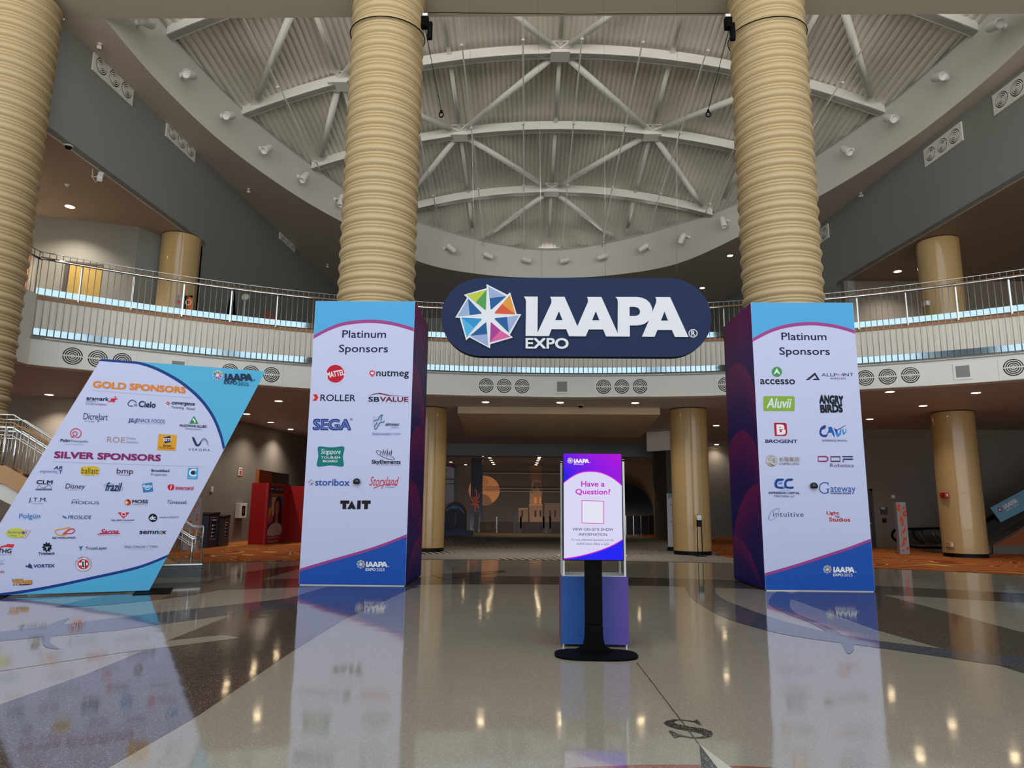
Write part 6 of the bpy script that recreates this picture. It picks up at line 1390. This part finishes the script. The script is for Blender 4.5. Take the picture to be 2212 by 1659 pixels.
# ------------------------------------------------------------------ concourse seen through the opening
YBAR = 43.2
t = empty('info_banner', (aty(972, 1100, 39.6)[0], 39.6, 0), 'tall pale show hours banner with plum top partly behind the left smooth column', 'banner')
a, b = aty(930, 1150, 39.6), aty(978, 1150, 39.6); zt_ = aty(970, 1003, 39.6)[2]; mb = MB(); mb.box((a[0], 39.6, .1), (b[0], 39.66, zt_)); mb.build('panel', mat('banner_pale', (206, 208, 224), .55, k=.8), t); mb = MB(); mb.box((a[0]-.1, 39.52, 0), (b[0]+.1, 39.78, .1)); mb.build('base', BLACK, t)
I = Ink(Sheet((b[0], 39.599, 0), (1, 0, 0), (0, 0, 1)), (900, 960, 6.506), base=.003)
I.p([(300, 275), (560, 275), (553, 345), (480, 315), (380, 302), (300, 305)], (130, 62, 118)); I.p([(300, 1150), (440, 1105), (545, 1080), (540, 1190), (300, 1190)], (30, 74, 160)); I.l([(300, 1150), (440, 1105), (545, 1078)], 12, (210, 60, 80))
K = (34, 38, 60); I.tc('PA.', 402, 360, 60, 34, K, bold=True); I.tc('on', 400, 445, 38, 22, K, bold=True); I.tc('sibilities!', 455, 485, 155, 30, K, bold=True); I.tc('oor Hours', 455, 549, 152, 26, K, bold=True)
for y in (618, 694, 770, 848): I.tc('a.m.', 396, y, 42, 14, K)
I.done('print', t)
# egg shaped photo seat on a blue plinth
ye = 38.3; a, b = aty(955, 1150, ye), aty(1019, 1150, ye); t = empty('photo_seat', ((a[0]+b[0])/2, ye+.5, 0), 'navy dome shaped photo seat with cyan straps on a dark blue plinth', 'photo seat')
mb = MB(); mb.box((a[0], ye, 0), (b[0], ye+1.2, .28)); mb.build('plinth', mat('plinth_navy', (20, 38, 96), .4), t)
c = aty(982, 1145, ye); hx = aty(1005, 1120, ye)[0]-c[0]; ht = aty(982, 1085, ye)[2]-.28
mb = MB(); prf = [(-hx*1.1, .0), (-hx*1.08, ht*.5), (-hx*.8, ht*.82), (-hx*.3, ht*.99), (hx*.2, ht), (hx*.65, ht*.9), (hx*.95, ht*.68), (hx, ht*.4), (hx*.98, 0)]
mb.prism([(c[0]+x, ye+.15, .28+z) for x, z in smooth_loop(prf, 3, False)], (0, .8, 0)); mb.build('shell', mat('seat_navy', (38, 42, 72), .5), t, smooth=40)
mb = MB(); mb.tube([(c[0]+x, ye+.15, .28+z) for x, z in smooth_loop(prf[:7], 3, False)], .035, 6); mb.build('plum_rim', mat('rim_plum', (130, 60, 100), .5), t)
I = Ink(Sheet((c[0], ye+.148, 0), (1, 0, 0), (0, 0, 1)), (900, 960, 6.506), base=.004); CY = (88, 170, 208)
I.p([(490, 862), (575, 860), (580, 900), (488, 905)], CY); I.p([(480, 868), (490, 885), (410, 950), (385, 970), (375, 955), (430, 900)], CY); I.p([(585, 862), (620, 890), (672, 955), (665, 972), (640, 950), (590, 890)], CY); I.l([(555, 960), (552, 1000), (535, 1100), (536, 1140)], 4, (180, 180, 200)); I.p([(570, 900), (605, 930), (590, 965), (580, 930)], (170, 60, 80)); I.done('print', t)
# barrier: glass and bronze panels between grey posts
bar = empty('glass_barrier', (0, YBAR, 0), 'row of bronze framed panels with bolts and faint North A lettering', 'barrier')
BRZ = mat('bronze_panel', (104, 84, 70), .35, k=.7)
def bpx(x, y): return aty(x, y, YBAR)
for x0_, x1_, nm in ((1036, 1072, 0), (1075, 1109, 1), (1128, 1171, 2), (1192, 1216, 3), (1350, 1372, 4)):
    a, b = bpx(x0_, 1150), bpx(x1_, 1150); zt_ = bpx(x0_, 1127)[2]; mb = MB(); mb.box((a[0], YBAR, .03), (b[0], YBAR+.05, zt_)); mb.build('panel', BRZ, bar)
    for x in (a[0]+.13, b[0]-.13):
        for z in (.14, zt_-.13): mb = MB(); mb.lathe([(0, -.01), (.035, -.008), (.035, .01)], 10, M=Matrix.Translation((x, YBAR, z))@Matrix.Rotation(PI/2, 4, 'X')); mb.build('bolt', ALU, bar)
I = Ink(Sheet((0, YBAR-.001, 0), (1, 0, 0), (0, 0, 1)), (900, 960, 6.506), base=.002); I.t('North A', 790, 1125, 1150, 1192, (170, 154, 138)); I.done('lettering', bar)
for x, y0_, m in ((1029, 1107, GREYM), (1116, 1109, GREYM)):
    a, b = bpx(x-5, 1150), bpx(x+4, 1150); mb = MB(); mb.box((a[0], YBAR-.15, 0), (b[0], YBAR+.1, bpx(x, y0_)[2])); mb.build('grey_post', m, bar)
a = bpx(1073, 1150); mb = MB(); mb.box((a[0]-.02, YBAR-.02, 0), (a[0]+.02, YBAR+.02, bpx(1073, 1116)[2])); mb.build('thin_post', STEEL, bar)
for x in (1125, 1174, 1188):
    p = bpx(x, 1150); zt_ = bpx(x, 1117)[2]; es2 = empty('escalator_newel', (p[0], YBAR-.1, 0), {1125: 'black escalator handrail end at the grey post', 1174: 'black escalator handrail end below the painted tower', 1188: 'black escalator handrail end next to the digital screen'}[x], 'escalator end', 'escalator ends')
    mb = MB(); mb.tube(smooth_loop([(p[0], YBAR+.5, zt_), (p[0], YBAR-.15, zt_), (p[0], YBAR-.45, zt_-.15), (p[0], YBAR-.5, zt_-.4), (p[0], YBAR-.3, zt_-.62), (p[0], YBAR+.5, zt_-.66)], 4, False), .055, 8); mb.build('handrail_belt', MATTE, es2)
    mb = MB(); mb.box((p[0]-.08, YBAR-.35, 0), (p[0]+.08, YBAR+.4, zt_-.6)); mb.build('newel_base', GREYM, es2)
rr3 = empty('concourse_rail', (aty(1390, 1150, 42.)[0], 42., 0), 'low railing with wood cap and grey posts right of the digital screen', 'railing')
a, b = aty(1352, 1150, 42.), aty(1417, 1150, 42.); zt_ = aty(1390, 1112, 42.)[2]; mb = MB(); mb.box((a[0], 41.95, zt_-.06), (b[0], 42.1, zt_)); mb.build('wood_cap', mat('dark_oak', (110, 72, 44), .4), rr3)
mb = MB(); mb.box((a[0], 42.02, .05), (b[0], 42.04, zt_-.06)); mb.build('mesh_panel', mat('dark_mesh', (30, 27, 25), .5), rr3)
for k in range(5): x = a[0]+(b[0]-a[0])*k/4; mb = MB(); mb.box((x-.02, 41.93, 0), (x+.02, 41.99, zt_-.06)); mb.build('post', STEEL, rr3)
# mural on the far wall: moon, tower house
YMU = 54.9; mu = empty('wall_mural', (0, YMU, 0), 'dark night mural with orange moon and old tower house on the far concourse wall', 'mural')
sM = Sheet((0, YMU-.02, 0), (1, 0, 0), (0, 0, 1)); I = Ink(sM, (900, 960, 6.506), base=.0); I.step = .004
I.p([(560, 292), (2500, 292), (2500, 1240), (560, 1240)], (58, 46, 40)); I.e(950, 645, 218, 205, (190, 122, 74), 48); I.p([(880, 700), (1000, 720), (1060, 830), (960, 860), (880, 820)], (120, 82, 60), sm=4); I.p([(900, 480), (960, 470), (1010, 540), (940, 580)], (170, 104, 66), sm=4)
I.done('night_print', mu)
I = Ink(sM, (900, 960, 6.506), base=.04); I.step = .004
TW, TD, TL = (150, 106, 78), (84, 58, 46), (214, 132, 56)
I.p([(1590, 300), (1755, 300), (1755, 500), (1600, 500)], (86, 54, 36)); I.p([(1625, 495), (1750, 505), (1758, 690), (1600, 690), (1605, 620)], (112, 76, 56)); I.p([(1650, 530), (1740, 535), (1748, 640), (1620, 650)], (70, 48, 40)); I.p([(1590, 660), (1700, 605), (1760, 665), (1755, 850), (1585, 850)], TW); I.l([(1600, 690), (1700, 615), (1758, 670)], 10, TD); I.p([(1580, 850), (1765, 850), (1768, 1090), (1590, 1090)], (134, 96, 74)); I.p([(1430, 910), (1565, 905), (1565, 1090), (1410, 1090)], (118, 86, 66)); I.l([(1430, 905), (1565, 900)], 14, (160, 120, 90)); I.p([(1800, 820), (2010, 820), (2010, 1090), (1790, 1090)], (104, 78, 62)); I.l([(1580, 850), (1770, 850)], 14, (172, 130, 100))
for x0_, x1_ in ((1648, 1690), (1724, 1750)): I.p([(x0_, 750), ((x0_+x1_)/2, 735), (x1_, 750), (x1_, 830), (x0_, 835)], TL)
for x in (1655, 1725, 1860, 1930, 1470): I.p([(x, 935), (x+14, 925), (x+28, 935), (x+28, 1020), (x, 1020)], (50, 36, 32))
I.done('tower_print', mu)
for y in (404, 617, 655):
    a, b = aty(900+910/6.506, 960+y/6.506, YMU-.25), aty(900+2040/6.506, 960+y/6.506, YMU-.25); mb = MB(); mb.box((a[0], YMU-.27, a[2]-.02), (b[0], YMU-.23, a[2]+.02)); mb.build('picture_rail', mat('rail_brown', (110, 88, 70), .4), mu)
ycl = 47.; a, b = aty(900+755/6.506, 1100, ycl), aty(900+910/6.506, 1100, ycl); t = empty('dark_column', ((a[0]+b[0])/2, ycl, -6), 'dark navy column with a painted orange spider shape in the concourse', 'column'); t['kind'] = 'thing'
mb = MB(); mb.box((a[0], ycl, -6), (b[0], ycl+.9, 4.74)); mb.build('shaft', mat('midnight_paint', (22, 22, 40), .5), t)
I = Ink(Sheet((0, ycl-.001, 0), (1, 0, 0), (0, 0, 1)), (900, 960, 6.506), base=.003); OR = (170, 84, 50)
I.p([(795, 745), (835, 740), (850, 800), (840, 870), (825, 950), (810, 880), (790, 830)], (120, 46, 34), sm=3)
for P_ in ([(835, 760), (845, 690), (825, 625)], [(840, 780), (870, 740), (882, 690)], [(845, 805), (885, 805)], [(842, 830), (865, 870), (870, 900)], [(795, 800), (770, 770), (765, 730)], [(800, 830), (775, 850), (765, 830)], [(805, 760), (790, 740)]): I.l(P_, 9, OR, 3)
I.done('spider_print', t)
# black disc mural at right of opening
I = Ink(Sheet((0, 46.0, 0), (1, 0, 0), (0, 0, 1)), base=.0); cA = aty(1345, 1110, 46.); rad = aty(1412, 1110, 46.)[0]-cA[0]
mb = MB(); mb.lathe([(0, 0), (rad, 0), (rad, .1), (0, .1)], 64, M=Matrix.Translation((cA[0], 46.1, cA[2]))@Matrix.Rotation(PI/2, 4, 'X')); o = mb.build('black_disc', mat('void_black', (8, 7, 7), .8)); setp(o, 'huge black disc on the amber wall right of the digital screen', 'disc')
mb = MB(); mb.box((cA[0]-.2, 46.2, -5.8), (12.3, 46.4, 4.75)); struct(mb.build('wall_amber', mat('amber_wall', (120, 84, 48), .6, k=.7)))
# standing banner left of the tan column
ybn = 27.2; a, b = aty(1443, 1165, ybn), aty(1470, 1165, ybn); zt_ = aty(1450, 1066, ybn)[2]; t = empty('roll_up_banner', ((a[0]+b[0])/2, ybn, 0), 'white roll up banner with teal top peeking out left of the tan column', 'banner')
mb = MB(); mb.box((a[0], ybn, .14), (b[0]+.3, ybn+.03, zt_)); mb.build('panel', mat('banner_pale', (206, 208, 224), .55, k=.8), t); mb = MB(); mb.hexa([(a[0]-.03, ybn-.15, 0), (b[0]+.3, ybn-.15, 0), (b[0]+.3, ybn+.2, 0), (a[0]-.03, ybn+.2, 0), (a[0], ybn-.04, .15), (b[0]+.3, ybn-.04, .15), (b[0]+.3, ybn+.06, .15), (a[0], ybn+.06, .15)]); mb.build('black_base', BLACK, t)
I = Ink(Sheet((0, ybn-.001, 0), (1, 0, 0), (0, 0, 1)), (1380, 860, 4.608), base=.002); I.p([(290, 949), (350, 949), (350, 965), (290, 1000)], (120, 176, 178)); I.l([(290, 1002), (320, 985), (352, 966)], 6, (190, 110, 150))
for y, w in ((1038, 18), (1062, 40), (1122, 24), (1172, 22), (1230, 40), (1272, 26)): I.l([(348-w, y), (350, y)], 7, (110, 108, 130))
I.l([(338, 1308), (350, 1330)], 8, (30, 30, 50)); I.done('print', t)

# ------------------------------------------------------------------ camera, daylight
cam = bpy.data.cameras.new('camera'); co_ = bpy.data.objects.new('camera', cam); COL.objects.link(co_)
cam.sensor_fit = 'HORIZONTAL'; cam.sensor_width = 36.; cam.lens = F/2212*36.; cam.clip_end = 300
M = Matrix(((RX[0], UX[0], -WX[0]), (RX[1], UX[1], -WX[1]), (RX[2], UX[2], -WX[2]))).to_4x4(); M.translation = V3(CAM); co_.matrix_world = M
SC.camera = co_
w = bpy.data.worlds.new('daylight'); SC.world = w; w.use_nodes = True
WN, WL = w.node_tree.nodes, w.node_tree.links
bg = WN['Background']; bg.inputs[1].default_value = 1.
# overcast sky above, brighter lower half added as upward fill for dome and soffits
tc = WN.new('ShaderNodeTexCoord'); sp_ = WN.new('ShaderNodeSeparateXYZ'); WL.new(tc.outputs['Generated'], sp_.inputs[0])
mr = WN.new('ShaderNodeMapRange'); mr.inputs[1].default_value = -.03; mr.inputs[2].default_value = .03; WL.new(sp_.outputs[2], mr.inputs[0])
mxw = WN.new('ShaderNodeMix'); mxw.data_type = 'RGBA'; mxw.clamp_result = False
mxw.inputs[6].default_value = (5.6, 5.4, 5.0, 1); mxw.inputs[7].default_value = (2.1, 2.32, 2.55, 1)
WL.new(mr.outputs[0], mxw.inputs[0]); WL.new(mxw.outputs[2], bg.inputs[0])
P_ = bpy.data.lights.new('window_daylight', 'AREA'); P_.shape = 'RECTANGLE'; P_.size = 50; P_.size_y = 19.8; P_.cycles.is_portal = True
o = bpy.data.objects.new('window_daylight', P_); COL.objects.link(o); o.location = (0, -14.2, 9.95); o.rotation_euler = (PI/2, 0, 0)
SC.view_settings.view_transform = 'Standard'; SC.view_settings.look = 'None'; SC.view_settings.gamma = 1; SC.view_settings.use_curve_mapping = False
SC.view_settings.exposure = -.1
SC.cycles.use_denoising = True
SC.cycles.max_bounces = 7; SC.cycles.diffuse_bounces = 4; SC.cycles.glossy_bounces = 4; SC.cycles.transmission_bounces = 4; SC.cycles.caustics_reflective = False; SC.cycles.caustics_refractive = False; SC.cycles.sample_clamp_indirect = 6
